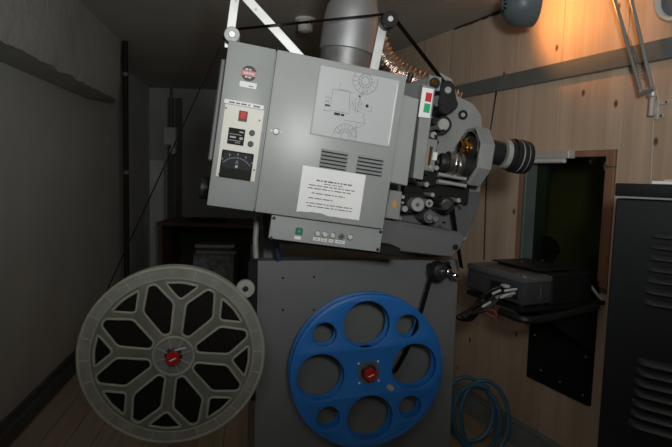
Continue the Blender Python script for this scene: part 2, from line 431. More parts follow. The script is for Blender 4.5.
# dark split batten where the ceiling meets the pine wall
bt = MB()
for i in range(14):
    a = Wd.hit(455, 30).x + i*.05
    bt.box(Wd, a, a+.055, -.008-.010*random.random(), 0, CEIL-.008-.010*random.random(), CEIL-.001)
struct(bt.build('trim_3', M['dark_wood'], None, Wd.M()), 'dark splintered batten where pine wall meets ceiling')

# ================================================================== FILM PROJECTOR
yaw = math.radians(12)
o_ = EYE + ray(358, 262)*2.16
PJ0 = Fr((o_.x, o_.y, 0), (math.cos(yaw), math.sin(yaw), 0), (-math.sin(yaw), math.cos(yaw), 0))
ul, ur = PJ0.hit(257, 262).x, PJ0.hit(459, 258).x
PJ = PJ0.at((ul+ur)/2, .25, 0)
def pj(px, py, v): return PJ.hit(px, py, v-.25)
FV = -.12                                     # film plane, measured from the pedestal front
LF = -.34                                     # lamphouse front
FP = thing('film_projector', 'large grey cinema film projector with tilted lamphouse on a dark pedestal', 'film projector', PJ.M())
hw = (ur-ul)/2
pz = (PJ0.hit(257, 262).z+PJ0.hit(459, 258).z)/2
p = MB(); p.box(PJ0, ul, ur, .004, .5, .04, pz-.004, .004); p.box(PJ0, ul+.03, ur-.03, .03, .47, 0, .045)
ped = p.build('pedestal', M['ped'], FP)
p = MB(); p.box(PJ0, ul+.001, ur-.001, -.002, .006, .08, pz-.001, .002); fpn = p.build('front_plate', M['ped'], ped)
for q in ((283, 278), (314, 277), (283, 310), (314, 310)):
    c = PJ0.W(*q, -.002); s = MB(); s.cyl(c-PJ0.ey*.001, c+PJ0.ey*.004, .0045, n=12); s.build('screw_hole', M['blackm'], ped)

# lamphouse frame (tilted about the depth axis)
corn = [PJ0.hit(*q, LF) for q in ((230.8, 39), (407.2, 76.8), (382.6, 228), (206.6, 205.2))]
e1 = corn[1]-corn[0]; e2 = corn[2]-corn[3]
tilt = math.radians(7.0)
LX = PJ0.ex*math.cos(tilt)-PJ0.ez*math.sin(tilt); LZ = PJ0.ex*math.sin(tilt)+PJ0.ez*math.cos(tilt)
LH = Fr(PJ0.P(*corn[3]), LX, PJ0.ey, LZ)
lw = (LH.hit(407.2, 76.8).x+LH.hit(382.6, 228).x)/2; lh = (LH.hit(230.8, 39).z+LH.hit(407.2, 76.8).z)/2
LD = .50
AY = FV-LF                                     # film plane in lamphouse coordinates
def lp(px, py, v=0.): return LH.hit(px, py, v)
p = MB(); p.box(LH, .002, lw-.002, .014, LD, .002, lh-.002, .005)
body = p.build('lamphouse_body', M['grey'], FP)
xs = (lp(278, 49.3).x+lp(253, 212).x)/2
p = MB(); p.box(LH, 0, xs-.0015, 0, .0145, 0, lh, .004, 2); side = p.build('control_side_panel', M['grey'], FP)
p = MB(); p.box(LH, xs+.0015, lw, -.003, .0145, 0, lh, .004, 2); door = p.build('lamphouse_door', M['grey2'], FP)
# cooling hatch and knob on the left side
p = MB(); p.box(LH, -.016, .003, .05, LD-.06, .14, lh-.05, .004); p.build('side_hatch', M['dgrey'], FP)
kc = LH.P(-.004, .22, .045); p = MB(); p.cyl(kc, kc-LX*.03, .04, n=18, ch=.003); p.build('side_knob', M['black'], FP)

def rect_px(cs, v, y0, y1, name, m, parent, b=.001, fr=LH):
    q = [fr.hit(*c, v) for c in cs]
    x0 = (q[0].x+q[3].x)/2; x1 = (q[1].x+q[2].x)/2; z1 = (q[0].z+q[1].z)/2; z0 = (q[2].z+q[3].z)/2
    s = MB(); s.box(fr, x0, x1, y0, y1, z0, z1, b)
    return s.build(name, m, parent), (x0, x1, z0, z1)
# badge and labels
c = LH.W(249, 73.5); rr = px_r(c, 7.6)
p = MB(); p.cyl(c, c-LH.ey*.0012, rr, n=32); bdg = p.build('round_badge', M['black'], side); lab(bdg, 'round black and red maker badge')
p = MB(); cl = LH.L(c)
def bar(s, x, z, w_, h_, y=-.0016): s.box(LH, x-w_/2, x+w_/2, y, y+.0008, z-h_/2, z+h_/2)
s = MB(); 
poly = [(cl.x+rr*.97*math.cos(a), cl.z+rr*.97*math.sin(a)) for a in [math.radians(q) for q in list(range(-22, 23, 6))+list(range(158, 203, 6))]]
s.prism(LH, poly, -.0018, -.0011); s.build('badge_band', M['badge_red'], side)
s = MB()
for (dx, dz, w_) in ((-.35, .5, .35), (.1, .5, .3), (-.3, -.5, .3), (.15, -.52, .35)): bar(s, cl.x+dx*rr, cl.z+dz*rr, w_*rr, rr*.16)
for i in range(7): bar(s, cl.x+(i-3)*rr*.2, cl.z, rr*.1, rr*.24, -.0024)
s.build('badge_lettering', M['paper'], side)
rect_px(((240, 80.5), (257, 84), (256, 89.5), (239.5, 86)), 0, -.0012, 0, 'white_label', M['paper'], side, 0)
s = MB(); q = LH.hit(251, 86.5); bar(s, q.x, q.z, .014, .003); s.build('label_print', M['inkgrey'], side)
# control panel
cp, (cx0, cx1, cz0, cz1) = rect_px(((224, 104), (263, 109.5), (256, 182), (216.5, 176.5)), 0, -.003, .0005, 'control_panel', M['cream'], FP, .0008)
rect_px(((224.5, 99.5), (264, 105), (263.5, 109), (224, 103.5)), -.003, -.0042, -.0005, 'label_tape', M['paper'], cp, 0)
s = MB(); qa, qb = LH.hit(229, 102.3, -.003), LH.hit(261, 106.9, -.003)
for i, (t0, t1) in enumerate(((0, .18), (.22, .34), (.38, .55), (.60, .66), (.76, .97))):
    s.box(LH, qa.x+(qb.x-qa.x)*t0, qa.x+(qb.x-qa.x)*t1, -.0046, -.004, (qa.z+qb.z)/2-.0022, (qa.z+qb.z)/2+.0022)
s.build('tape_print', M['inkgrey'], cp)
for q in ((226, 108), (259.5, 120.5), (219, 174), (254, 170)):
    c = LH.W(*q, -.003); s = MB(); s.cyl(c, c-LH.ey*.002, .003, n=10); s.build('screw', M['dgrey'], cp)
def box_c(px, py, wpx, hpx, v, y0, y1, name, m, parent, b=.0008):
    c = LH.hit(px, py, v); k_ = depth(LH.P(*c))/FPX; s = MB()
    s.box(LH, c.x-wpx*k_/2, c.x+wpx*k_/2, y0, y1, c.z-hpx*k_/2, c.z+hpx*k_/2, b); return s.build(name, m, parent), c, k_
box_c(243, 116.3, 8.6, 10.4, -.003, -.005, -.002, 'switch_bezel', M['black'], cp)
box_c(243, 115.8, 6.2, 7.6, -.003, -.009, -.004, 'rocker_switch', M['red'], cp, .0015)
hc, c, k_ = box_c(236.2, 136.6, 16.2, 16.2, -.003, -.0065, -.002, 'hour_counter', M['blackm'], cp)
s = MB()
for (dx, dz, w_, h_) in ((4.6, 5, 4, 1.2), (-3.2, -1, 6, 1.6), (5, -1.3, 3.2, 2.4), (-1, 2, 12, .5), (-1, -4.2, 12, .5), (2, -6, 5, .6)):
    s.box(LH, c.x+(dx-w_/2)*k_, c.x+(dx+w_/2)*k_, -.0072, -.0062, c.z+(dz-h_/2)*k_, c.z+(dz+h_/2)*k_)
s.build('counter_digits', M['metermark'], cp)
for q in ((252, 133), (250.5, 144)):
    c = LH.W(*q, -.003); s = MB(); s.cyl(c, c-LH.ey*.010, .0088, n=20, ch=.0015); s.box(LH, LH.L(c).x-.001, LH.L(c).x+.001, -.0142, -.0125, LH.L(c).z-.001, LH.L(c).z+.005)
    s.build('control_knob', M['black'], cp)
mt, (mx0, mx1, mz0, mz1) = rect_px(((222.6, 149.4), (253.3, 154), (251, 181), (218.6, 176.5)), -.003, -.010, -.002, 'ammeter', M['blackm'], cp, .002)
mwd, mhg = mx1-mx0, mz1-mz0; mcx = (mx0+mx1)/2
s = MB(); s.box(LH, mx0+.06*mwd, mx1-.06*mwd, -.0106, -.009, mz0+.36*mhg, mz1-.06*mhg); s.build('meter_face', M['meterface'], mt)
s = MB(); mc = (mcx, mz0+.14*mhg); ra = .62*mhg
for i in range(21):
    a = math.radians(140-100*i/20); ll = .10 if i % 5 == 0 else .06
    p0 = LH.P(mc[0]+ra*math.cos(a), -.0108, mc[1]+ra*math.sin(a)); p1 = LH.P(mc[0]+ra*(1+ll)*math.cos(a), -.0108, mc[1]+ra*(1+ll)*math.sin(a))
    s.cyl(p0, p1, .0006, n=5)
s.tube([LH.P(mc[0]+ra*math.cos(math.radians(140-100*i/20)), -.0108, mc[1]+ra*math.sin(math.radians(140-100*i/20))) for i in range(21)], .0006, 5)
for i in range(5):
    a = math.radians(136-92*i/4); s.box(LH, mc[0]+ra*1.22*math.cos(a)-.0012, mc[0]+ra*1.22*math.cos(a)+.0012, -.0112, -.0104, mc[1]+ra*1.22*math.sin(a)-.003, mc[1]+ra*1.22*math.sin(a)+.003)
s.box(LH, mcx-.004, mcx+.004, -.0112, -.0104, mz0+.40*mhg, mz0+.50*mhg)
# letter A
for sg in (-1, 1): s.cyl(LH.P(mcx+sg*.0045, -.0108, mz0+.54*mhg), LH.P(mcx, -.0108, mz0+.68*mhg), .0008, n=5)
s.cyl(LH.P(mcx-.003, -.0108, mz0+.59*mhg), LH.P(mcx+.003, -.0108, mz0+.59*mhg), .0007, n=5)
s.build('meter_scale', M['metermark'], mt)

# door: lock, diagram sheet in its holder, louvers, notice
c = LH.W(276, 131.5, -.003); s = MB(); s.cyl(c, c-LH.ey*.006, .0105, n=20, ch=.002); s.cyl(c-LH.ey*.006, c-LH.ey*.010, .005, n=12)
s.box(LH, LH.L(c).x-.018, LH.L(c).x+.018, -.006, -.003, LH.L(c).z-.002, LH.L(c).z+.002); lk = s.build('door_lock', M['collar'], door)
s = MB(); s.box(LH, LH.L(c).x-.0012, LH.L(c).x+.0012, -.0136, -.0128, LH.L(c).z-.004, LH.L(c).z+.004); s.build('keyhole', M['black'], lk) if False else None
ds, (dx0, dx1, dz0, dz1) = rect_px(((320.5, 66), (399.5, 80), (389.5, 146.5), (311.5, 133)), -.003, -.0045, -.0028, 'diagram_sheet', M['sheet'], door, 0)
lab(ds, 'printed threading diagram under clear film')
s = MB(); s.box(LH, dx1-.009, dx1-.003, -.008, -.0043, dz0+.004, dz1-.012, .001); s.build('sheet_holder_strip', M['alu'], door)
s = MB(); s.box(LH, dx0-.004, dx1+.003, -.006, -.003, dz0-.004, dz0, .0008); s.box(LH, dx0-.004, dx0, -.006, -.003, dz0, dz1, .0008); s.box(LH, dx0-.004, dx1+.003, -.006, -.003, dz1, dz1+.004, .0008)
s.build('sheet_holder_edge', M['grey2'], door)
# drawing, coordinates as pixels of the photograph mapped onto the sheet
ik = MB(); dk = MB(); yi = -.0047
def D(px, py): q = LH.hit(px, py, -.0045); return LH.P(q.x, yi, q.z)
def line(pts, r=.0007): ik.tube([D(*q) for q in pts], r, 4)
def circ(px, py, rpx, a0=0, a1=360, n=28, r=.0007):
    c = LH.hit(px, py, -.0045); k_ = depth(LH.P(*c))/FPX
    ik.tube([LH.P(c.x+rpx*k_*math.cos(math.radians(a0+(a1-a0)*i/n)), yi, c.z+rpx*k_*math.sin(math.radians(a0+(a1-a0)*i/n))) for i in range(n+1)], r, 4)
def spokes(px, py, r0, r1, n, off=0, a0=0, a1=360):
    c = LH.hit(px, py, -.0045); k_ = depth(LH.P(*c))/FPX
    for i in range(n):
        a = math.radians(a0+(a1-a0)*i/n+off)
        ik.tube([LH.P(c.x+r0*k_*math.cos(a), yi, c.z+r0*k_*math.sin(a)), LH.P(c.x+r1*k_*math.cos(a), yi, c.z+r1*k_*math.sin(a))], .0007, 4)
circ(365.5, 81, 4, r=.0007); circ(365.5, 81, 7, r=.0009); circ(365.5, 81, 13, 150, 380); spokes(365.5, 81, 4, 7, 14); spokes(365.5, 81, 8, 13, 9, 5, 160, 380)
circ(345, 136, 4, r=.0007); circ(345, 136, 12, 0, 180); spokes(345, 136, 4, 12, 8, 8, 0, 180); circ(345, 136, 7, 10, 170)
line([(341, 83), (339, 89), (349, 91)]); line([(333, 89), (330, 110), (350, 114)]); line([(333, 89), (352, 92.5)]); line([(323, 110), (330, 111.5)])
line([(365, 93), (360, 97), (357, 112)]); line([(360, 97), (362, 106)]); line([(356, 98), (355, 110), (362, 113)]); line([(350, 92), (349, 112)])
line([(363, 113), (365, 124), (358, 128)]); line([(352, 101), (354, 106)]); line([(368, 90), (359, 95)]); line([(357, 124), (355, 141), (350, 138)])
line([(357, 126), (352, 131)]); line([(326, 97), (331, 98)]); line([(325, 101), (330, 102)]); line([(372, 107), (371, 112), (368, 111)]); line([(344, 120), (364, 123.5)])
for i in range(5): circ(352+i*2.2, 104+(i % 3)*4, 1.6, n=10, r=.0004)
circ(328, 98, 2.5, n=12, r=.0003); circ(327, 103, 2, n=12, r=.0003)
ik.build('diagram_lines', M['inkgrey'], ds)
def blk(px, py, w_, h_):
    c = LH.hit(px, py, -.0045); k_ = depth(LH.P(*c))/FPX
    dk.box(LH, c.x-w_*k_/2, c.x+w_*k_/2, yi-.0004, yi+.0002, c.z-h_*k_/2, c.z+h_*k_/2)
blk(327.3, 105.3, 5, 1.8); blk(337, 114, 6, 2.6); blk(342.5, 115, 3.5, 2.2); blk(367, 106, 3, 3); blk(359.6, 96.3, 2, 1.6)
dk.build('diagram_blocks', M['ink'], ds)
# louvers
def louvers(c0, c1, rows, dpx):
    a = LH.hit(*c0, -.003); b_ = LH.hit(*c1, -.003); k_ = depth(LH.P(*a))/FPX
    L_ = b_.x-a.x; h_ = dpx*k_
    for i in range(rows):
        z1 = a.z-i*h_
        s = MB()
        poly = [(-.003, 0), (-.012, -h_*.62), (-.0105, -h_*.66), (-.003, -h_*.25)]
        v0 = [LH.P(a.x, y, z1+z) for y, z in poly]; v1 = [LH.P(a.x+L_, y, z1+z) for y, z in poly]
        s.add(v0+v1, [(0, 1, 2, 3), (7, 6, 5, 4), (0, 4, 5, 1), (1, 5, 6, 2), (2, 6, 7, 3), (3, 7, 4, 0)])
        s.build('louver', M['grey2'], door)
        s = MB(); s.box(LH, a.x+.002, a.x+L_-.002, -.0036, -.0028, z1-h_*.95, z1-h_*.3); s.build('louver_slot', M['blackm'], door)
louvers((321.5, 148.3), (348.5, 152.8), 5, 3.75); louvers((358, 154.3), (384, 158.6), 5, 3.75)
# notice taped below the louvers, wavy lower edge
qs = [LH.hit(*q, -.003) for q in ((303.5, 165), (365.5, 175.5), (359, 221.5), (296, 210.5))]
nx0 = (qs[0].x+qs[3].x)/2; nx1 = (qs[1].x+qs[2].x)/2; nz1 = (qs[0].z+qs[1].z)/2; nz0 = (qs[2].z+qs[3].z)/2
s = MB(); nn = 24
def nzl(t): return nz0+.006*max(0, math.sin(t*PI*1.7+.3))*(1 if t > .15 else t/.15) + .0035*noise.noise(Vector((t*9, 0, 0)))
s.prism(LH, [(nx0+(nx1-nx0)*i/nn, nzl(i/nn)) for i in range(nn+1)]+[(nx1, nz1), (nx0, nz1)], -.0048, -.003)
nt = s.build('notice_sheet', M['paper'], door); lab(nt, 'white typed notice sheet with a torn lower edge')
s = MB(); W_, H_ = nx1-nx0, nz1-nz0
rows = [(.27, .24, .80, .030), (.33, .36, .66, .016), (.385, .13, .86, .020), (.45, .12, .80, .020), (.55, .19, .72, .020), (.66, .15, .54, .020), (.77, .13, .86, .020), (.835, .15, .86, .020)]
for (t, a, b_, hh) in rows:
    x = a
    while x < b_:
        wd = min(random.choice((.03, .05, .08, .11)), b_-x)
        z = nz1-t*H_
        s.box(LH, nx0+x*W_, nx0+(x+wd)*W_, -.0052, -.0046, z-hh*H_*.5, z+hh*H_*.5)
        x += wd+.018
s.build('notice_print', M['inkgrey'], nt)

# switch strip under the lamphouse
st, (sx0, sx1, sz0, sz1) = rect_px(((272, 213.5), (383.5, 229), (379.5, 251.5), (268.5, 239)), .02, .02, .05, 'switch_strip', M['grey'], FP, .0012)
for q in ((274, 218), (380.5, 232), (377.5, 249.5), (271, 238)):
    c = LH.W(*q, .02); s = MB(); s.cyl(c, c-LH.ey*.004, .0055, n=14, ch=.001); s.build('screw', M['black'], st)
sb_ = MB(); sb_.box(LH, sx0+.01, lw-.01, .05, LD-.03, sz0+.006, .001, .002); sb_.build('lamphouse_base', M['blackm'], FP)
gsw, c, k_ = box_c(299, 231, 7, 6.8, .02, .014, .021, 'green_switch', M['dgreen'], st, .0015)
s = MB(); s.box(LH, c.x-.003, c.x+.003, .0134, .0142, c.z-.003, c.z+.003); s.build('switch_mark', M['green'], gsw)
box_c(297.5, 237.8, 6.5, 3, .02, .0192, .0202, 'white_label', M['paper'], st, 0)
for i, q in enumerate(((317.5, 233.6), (325, 234.6), (332.5, 235.4), (341.2, 236.4), (350, 237))):
    c = LH.W(*q, .02); s = MB(); s.cyl(c, c-LH.ey*.004, .0108, n=22, ch=.001); bz = s.build('button_bezel', M['steel'], st)
    s = MB()
    if i == 3:
        s.cyl(c-LH.ey*.003, c-LH.ey*.006, .0075, n=16, ch=.001); s.cyl(c-LH.ey*.005, c-LH.ey*.02+LZ*.006, .0028, .0038, n=10); s.build('toggle_switch', M['dgrey'], st)
    else:
        s.cyl(c-LH.ey*.003, c-LH.ey*.009, .0085, n=20, ch=.002); s.build('push_button', M['cream'], st)
for (px, py, w_) in ((316.5, 239, 7), (323.8, 240, 6), (331, 240.8, 4.8), (340, 242, 10)):
    o, c, k_ = box_c(px, py, w_, 3.2, .02, .0192, .0202, 'white_label', M['paper'], st, 0)
    s = MB(); s.box(LH, c.x-w_*.3*k_, c.x+w_*.3*k_, .0188, .0194, c.z-.35*k_, c.z+.35*k_); s.build('label_print', M['inkgrey'], o)

# ---- projector head, right of the lamphouse
def polyp(cs, v): return [(LH.hit(*c, v).x, LH.hit(*c, v).z) for c in cs]
s = MB(); s.prism(LH, polyp(((396, 92), (419.5, 99), (407.5, 186), (384, 181)), .05), .05, LD-.1, .003); s.build('light_shield', M['grey2'], FP)
s = MB(); s.prism(LH, polyp(((402, 84), (430, 77), (421, 101), (398, 97)), .10), .10, LD-.08, .002); s.build('lamphouse_nose', M['dgrey'], FP)
c = LH.W(409.5, 76.5, .09); s = MB(); s.cyl(c-LZ*.02, c+LZ*.012+LX*.004, .008, .011, n=14, ch=.002); s.build('clamp_knob', M['black'], FP)
s = MB(); s.prism(LH, polyp(((423, 84), (435.5, 88), (423, 180), (413, 178)), .06), .06, .10, .002); bp = s.build('button_column', M['head'], FP)
s = MB(); s.prism(LH, polyp(((421.8, 87.5), (433, 89.5), (429, 118.5), (417.5, 117)), .06), 0.0522, 0.05405, .0003); bp2 = s.build('button_plate', M['paper'], bp)
for nm, py, px, m_ in (('stop_button', 97.5, 428, 'red'), ('start_button', 108.3, 426.3, 'green')):
    c = LH.hit(px, py, .058); k_ = depth(LH.P(*c))/FPX; b = MB(); b.box(LH, c.x-3.5*k_, c.x+3.5*k_, .052, .0585, c.z-4.7*k_, c.z+4.7*k_, .001); b.build(nm, M[m_], bp)
s = MB(); q = LH.hit(427.5, 91.2, .058); s.box(LH, q.x-.006, q.x+.006, .0574, .0582, q.z-.001, q.z+.001); s.build('plate_print', M['redcable'], bp)
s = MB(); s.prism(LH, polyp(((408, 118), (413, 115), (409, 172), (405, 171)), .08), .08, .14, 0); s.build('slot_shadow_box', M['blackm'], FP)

HP = AY+.085                                    # head plate, in lamphouse coordinates
s = MB(); s.prism(LH, polyp(((428, 76), (440, 72), (452, 78), (458, 96), (474, 104), (482, 116), (484, 150), (480, 200), (467, 240), (440, 254), (380, 246), (395, 92)), HP), HP, HP+.03, .004)
hp = s.build('head_plate', M['head'], FP)
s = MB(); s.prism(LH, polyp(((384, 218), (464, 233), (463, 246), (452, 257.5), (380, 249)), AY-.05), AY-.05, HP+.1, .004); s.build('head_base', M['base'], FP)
s = MB(); s.prism(LH, polyp(((404, 224.6), (463, 232.2), (463, 233.2), (404, 225.8)), AY-.052), AY-.054, AY-.049); s.build('base_seam', M['dgrey'], FP)
s = MB(); s.box(LH, sx0+.02, lp(384, 225, AY).x+.02, .05, LD-.03, sz0-.01, sz0+.02, .003); s.build('tilt_frame', M['blackm'], FP)
# pivot joint carrying the tilted head on the pedestal
s = MB(); c = PJ0.P(ur-.06, .2, pz); s.box(PJ0, ur-.14, ur-.03, .1, .32, pz-.01, pz+.05, .004); s.build('tilt_pivot', M['dgrey'], FP)
s = MB(); s.box(PJ0, ul+.03, ul+.09, .1, .32, pz-.01, pz+.17, .004); s.build('tilt_support', M['dgrey'], FP)
s = MB(); c = LH.W(455, 247, AY-.05); s.cyl(c, c-LH.ey*.008, .011, n=18, ch=.002); s.build('pivot_bolt', M['black'], FP)
s = MB(); c = LH.W(462.5, 115, HP); s.lathe(c+LH.ey*.005, -LH.ey, [(.013, 0), (.019, .003), (.019, .012), (.012, .012), (.012, .006), (.001, .006)], 24); s.build('plate_grommet', M['black'], FP)
s = MB(); c = LH.W(462.5, 115, HP); s.cyl(c, c-LH.ey*.008, .009, n=16, ch=.001); s.build('grommet_bolt', M['knobgrey'], FP)

def disc(px, py, rpx, v0, v1, name, m, parent=FP, ch=.002, n=26, fr=LH):
    c = fr.hit(px, py, v0); r_ = px_r(fr.P(*c), rpx); s = MB()
    s.cyl(fr.P(c.x, v1, c.z), fr.P(c.x, v0, c.z), r_, n=n, ch=min(ch, r_*.4)); return s.build(name, m, parent)
FW = .0175
# upper sprocket housing and rollers
sq = LH.hit(435, 83, AY-.02); k_ = depth(LH.P(*sq))/FPX
s = MB(); s.box(LH, sq.x-7*k_, sq.x+7*k_, AY-.02, HP, sq.z-7*k_, sq.z+7*k_, .004); up = s.build('roller_block', M['head'], FP)
disc(435, 83, 5.6, AY-.026, AY-.018, 'block_port', M['black'], up)
disc(435, 82.5, 3.2, AY-.029, AY-.024, 'port_lens', M['gold'], up)
gearp = []
c = LH.hit(447.5, 97, AY-.03); k_ = depth(LH.P(*c))/FPX
s = MB()
out = polyp(((441, 84), (444, 80), (451, 80.5), (455.5, 85), (456, 93), (457, 99), (459, 104), (457, 109), (452, 111), (449, 115), (443, 114), (439.5, 110), (438.5, 102), (441, 94)), AY-.03)
s.prism(LH, out, AY-.03, HP, .005); sh = s.build('sprocket_housing', M['black'], FP)
disc(448.5, 90, 3.4, AY-.038, AY-.028, 'sprocket_cap', M['knobgrey'], sh)
disc(437.5, 101, 5.5, AY-.02, HP, 'guide_roller', M['dgrey'])
disc(444, 124.5, 6, AY-.035, HP, 'feed_sprocket', M['knobgrey']); disc(444, 124.5, 8.5, AY-.01, HP, 'sprocket_flange', M['black'])
disc(436, 121, 4, AY-.02, HP, 'guide_roller', M['black']); disc(443.5, 130.5, 1.7, AY-.04, AY-.02, 'screw', M['chrome'])
disc(434, 135, 3.4, AY-.02, HP, 'guide_roller', M['knobgrey']); disc(437, 142, 2.4, AY-.02, HP, 'guide_roller', M['black'])
# film gate
s = MB(); s.prism(LH, polyp(((426, 138), (438, 140), (434, 172), (424, 170)), AY-.03), AY-.03, HP, .002); gt = s.build('film_gate', M['head'], FP)
s = MB(); s.prism(LH, polyp(((433.5, 152), (437.5, 152.5), (436.5, 160.5), (432, 160)), AY-.034), AY-.036, AY-.028, .0005); s.build('gate_aperture', M['paper'], gt)
s = MB(); s.prism(LH, polyp(((430, 146), (433, 147), (430, 165), (427.5, 165)), AY-.033), AY-.034, AY-.028, .0005); s.build('gate_runner', M['gold'], gt)
s = MB(); s.prism(LH, polyp(((434, 134), (438, 135), (437, 152), (434.5, 152)), AY-.02), AY-.02, HP, .001); s.build('gate_arm', M['black'], gt)
disc(431, 167.5, 2.5, AY-.04, HP, 'guide_roller', M['knobgrey']); disc(437, 168, 2.5, AY-.042, HP, 'guide_roller', M['knobgrey'])
disc(426.5, 172.5, 2.2, AY-.04, HP, 'guide_roller', M['black']); disc(427, 184.5, 2.6, AY-.045, HP, 'guide_roller', M['knobgrey'])
disc(433, 195, 2.2, AY-.045, HP, 'guide_roller', M['knobgrey'])
s = MB(); s.prism(LH, polyp(((421, 166), (438, 169), (436, 186), (424, 187)), AY+.0), AY+.0, HP, .003); s.build('gate_housing', M['blackm'], FP)
s = MB(); s.prism(LH, polyp(((404, 186), (440, 190), (481, 192), (478, 208), (466, 237), (402, 226)), HP-.006), HP-.006, HP+.001, .002); s.build('lower_plate_shade', M['dgrey'], FP)  # added dark sheet; shade on the lower head plate put into its colour
s = MB(); s.prism(LH, polyp(((405, 183), (470, 186), (468, 205), (452, 200), (404, 196)), AY+.035), AY+.035, HP, .003); s.build('mechanism_cover', M['blackm'], FP)
# lens rail
for (y0, y1) in ((174, 177), (181, 184)):
    a = LH.W(438, y0, AY-.03); b = LH.W(466, y1+2, AY-.03); s = MB(); s.cyl(a, b, .007, n=14); s.build('lens_rail', M['knobgrey'], FP)

# turret and lenses: axis along the lamphouse x direction
ta = LH.hit(467, 156, AY); tb = LH.hit(479, 158.5, AY)
TR = .119
def axis(x, y=AY, z=None): return LH.P(x, y, ta.z if z is None else z)
s = MB(); vs = []; fs = []; n = 8
prof = [(TR*.885, ta.x+.004), (TR*.92, ta.x-.002), (TR, ta.x+.006), (TR, tb.x), (TR*.8, tb.x+.014), (.06, tb.x+.014)]
for (r_, x_) in prof:
    for k in range(n):
        a = 2*PI*(k+.5)/n; vs.append(LH.P(x_, AY+r_*math.cos(a), ta.z+r_*math.sin(a)))
for i in range(len(prof)-1):
    for k in range(n): fs.append((i*n+k, i*n+(k+1) % n, (i+1)*n+(k+1) % n, (i+1)*n+k))
fs.append(tuple((len(prof)-1)*n+k for k in range(n)))
vs2 = []
s.add(vs, fs)
tur = s.build('lens_turret', M['head'], FP, smooth=20)
s = MB(); s.lathe(axis(ta.x+.003), LX, [(TR*.81, .0), (TR*.81, .03), (TR*.81, tb.x-ta.x+.002), (.001, tb.x-ta.x+.002)], 36, False); s.build('turret_recess', M['black'], tur)
s = MB(); s.lathe(axis(ta.x-.004), LX, [(TR*.79, 0), (TR*.80, -.003), (TR*.83, -.003), (TR*.83, .004)], 36, False); s.build('turret_rim', M['steel'], tur)
def lens(name, x0, dy, dz, prof, m, parent=FP):
    s = MB(); s.lathe(LH.P(x0, AY+dy, ta.z+dz), LX, prof, 30); return s.build(name, m, parent)
# brass back-up lens and the lens at the gate
gz = LH.hit(463, 147, AY-.02)
s = MB(); s.lathe(LH.P(gz.x-.012, AY-.02, gz.z), LX, [(.001, .010), (.020, .006), (.026, 0), (.033, .006), (.033, .014), (.028, .018), (.036, .024), (.036, .08)], 28); s.build('brass_lens', M['gold'], tur)
s = MB(); s.lathe(LH.P(gz.x+.018, AY-.02, gz.z), LX, [(.037, 0), (.046, .001), (.046, .02), (.037, .022)], 28); s.build('lens_ring', M['black'], tur)
a = LH.hit(439, 161.5, AY-.03)
s = MB(); s.lathe(LH.P(a.x, AY-.03, a.z), LX, [(.001, .012), (.018, .008), (.020, 0), (.030, .0), (.034, .006), (.034, .03)], 28); gl_ = s.build('gate_lens', M['black'], tur)
s = MB(); s.lathe(LH.P(a.x+.028, AY-.03, a.z), LX, [(.035, 0), (.044, .002), (.044, .038), (.041, .041), (.046, .045), (.046, .058), (.035, .06)], 30); s.build('gate_lens_barrel', M['steel'], tur)
s = MB(); s.lathe(LH.P(a.x+.05, AY-.03, a.z), LX, [(.0465, 0), (.0475, .002), (.0475, .006), (.0465, .008)], 30); s.build('chrome_ring', M['chrome'], tur)
s = MB(); s.cyl(LH.P(a.x+.085, AY-.03, a.z), LH.P(tb.x, AY-.03, a.z), .042, n=28); s.build('gate_lens_tube', M['black'], tur)
# projection lens pointing at the window
l0 = tb.x+.012; l1 = LH.hit(533, 160, AY-.05).x
lz = LH.hit(515, 156, AY).z
Ll = l1-l0
def pl(name, t0, t1, r0, r1, m, b=.002):
    s = MB(); a = LH.P(l0+Ll*t0, AY, lz); b_ = LH.P(l0+Ll*t1, AY, lz); s.lathe(a, LX, [(.02, 0), (r0-b, 0), (r0, b), (r1, Ll*(t1-t0)-b), (r1-b, Ll*(t1-t0)), (.02, Ll*(t1-t0))], 36); return s.build(name, m, ln)
s = MB(); s.lathe(LH.P(l0-.02, AY, lz), LX, [(.045, 0), (.047, .01), (.047, Ll*.5)], 36); ln = s.build('projection_lens', M['black'], FP)
pl('grey_lens_ring', .44, .54, .055, .057, M['knobgrey']); pl('lens_collar', .54, .64, .060, .060, M['black']); pl('focus_ring', .64, .75, .066, .066, M['black'])
pl('lens_ring', .75, .785, .064, .064, M['knobgrey']); pl('focus_ring', .785, .875, .067, .067, M['black']); pl('lens_ring', .875, .90, .064, .064, M['knobgrey']); pl('front_ring', .90, 1, .066, .064, M['black'])
s = MB(); s.lathe(LH.P(l1-.012, AY, lz), LX, [(.05, 0), (.03, .006), (.001, .008)], 30); s.build('front_glass', M['chrome'], ln)

# lower sprockets
disc(418, 204.8, 6.8, AY-.05, HP, 'lower_sprocket', M['knobgrey']); disc(418, 204.8, 7.8, AY-.02, HP, 'sprocket_flange', M['dgrey'])
disc(418, 204.8, 2, AY-.055, AY-.045, 'sprocket_screw', M['dgrey'])
disc(429.6, 203.4, 4, AY-.05, HP, 'guide_roller', M['knobgrey']); disc(429.6, 203.4, 1.6, AY-.054, AY-.045, 'roller_screw', M['steel'])
disc(430, 217, 6.4, AY-.03, HP, 'sound_drum', M['dgrey']); disc(430, 217, 3.4, AY-.045, AY-.025, 'drum_cap', M['collar']); disc(436, 219, 3, AY-.045, HP, 'guide_roller', M['collar'])
disc(447, 205, 5.8, AY-.085, HP, 'takeup_sprocket_knob', M['steel'], ch=.006); disc(447, 205, 8.5, AY-.02, HP, 'sprocket_flange', M['black'])
disc(459, 200.5, 2.4, AY-.05, HP, 'guide_roller', M['knobgrey'])
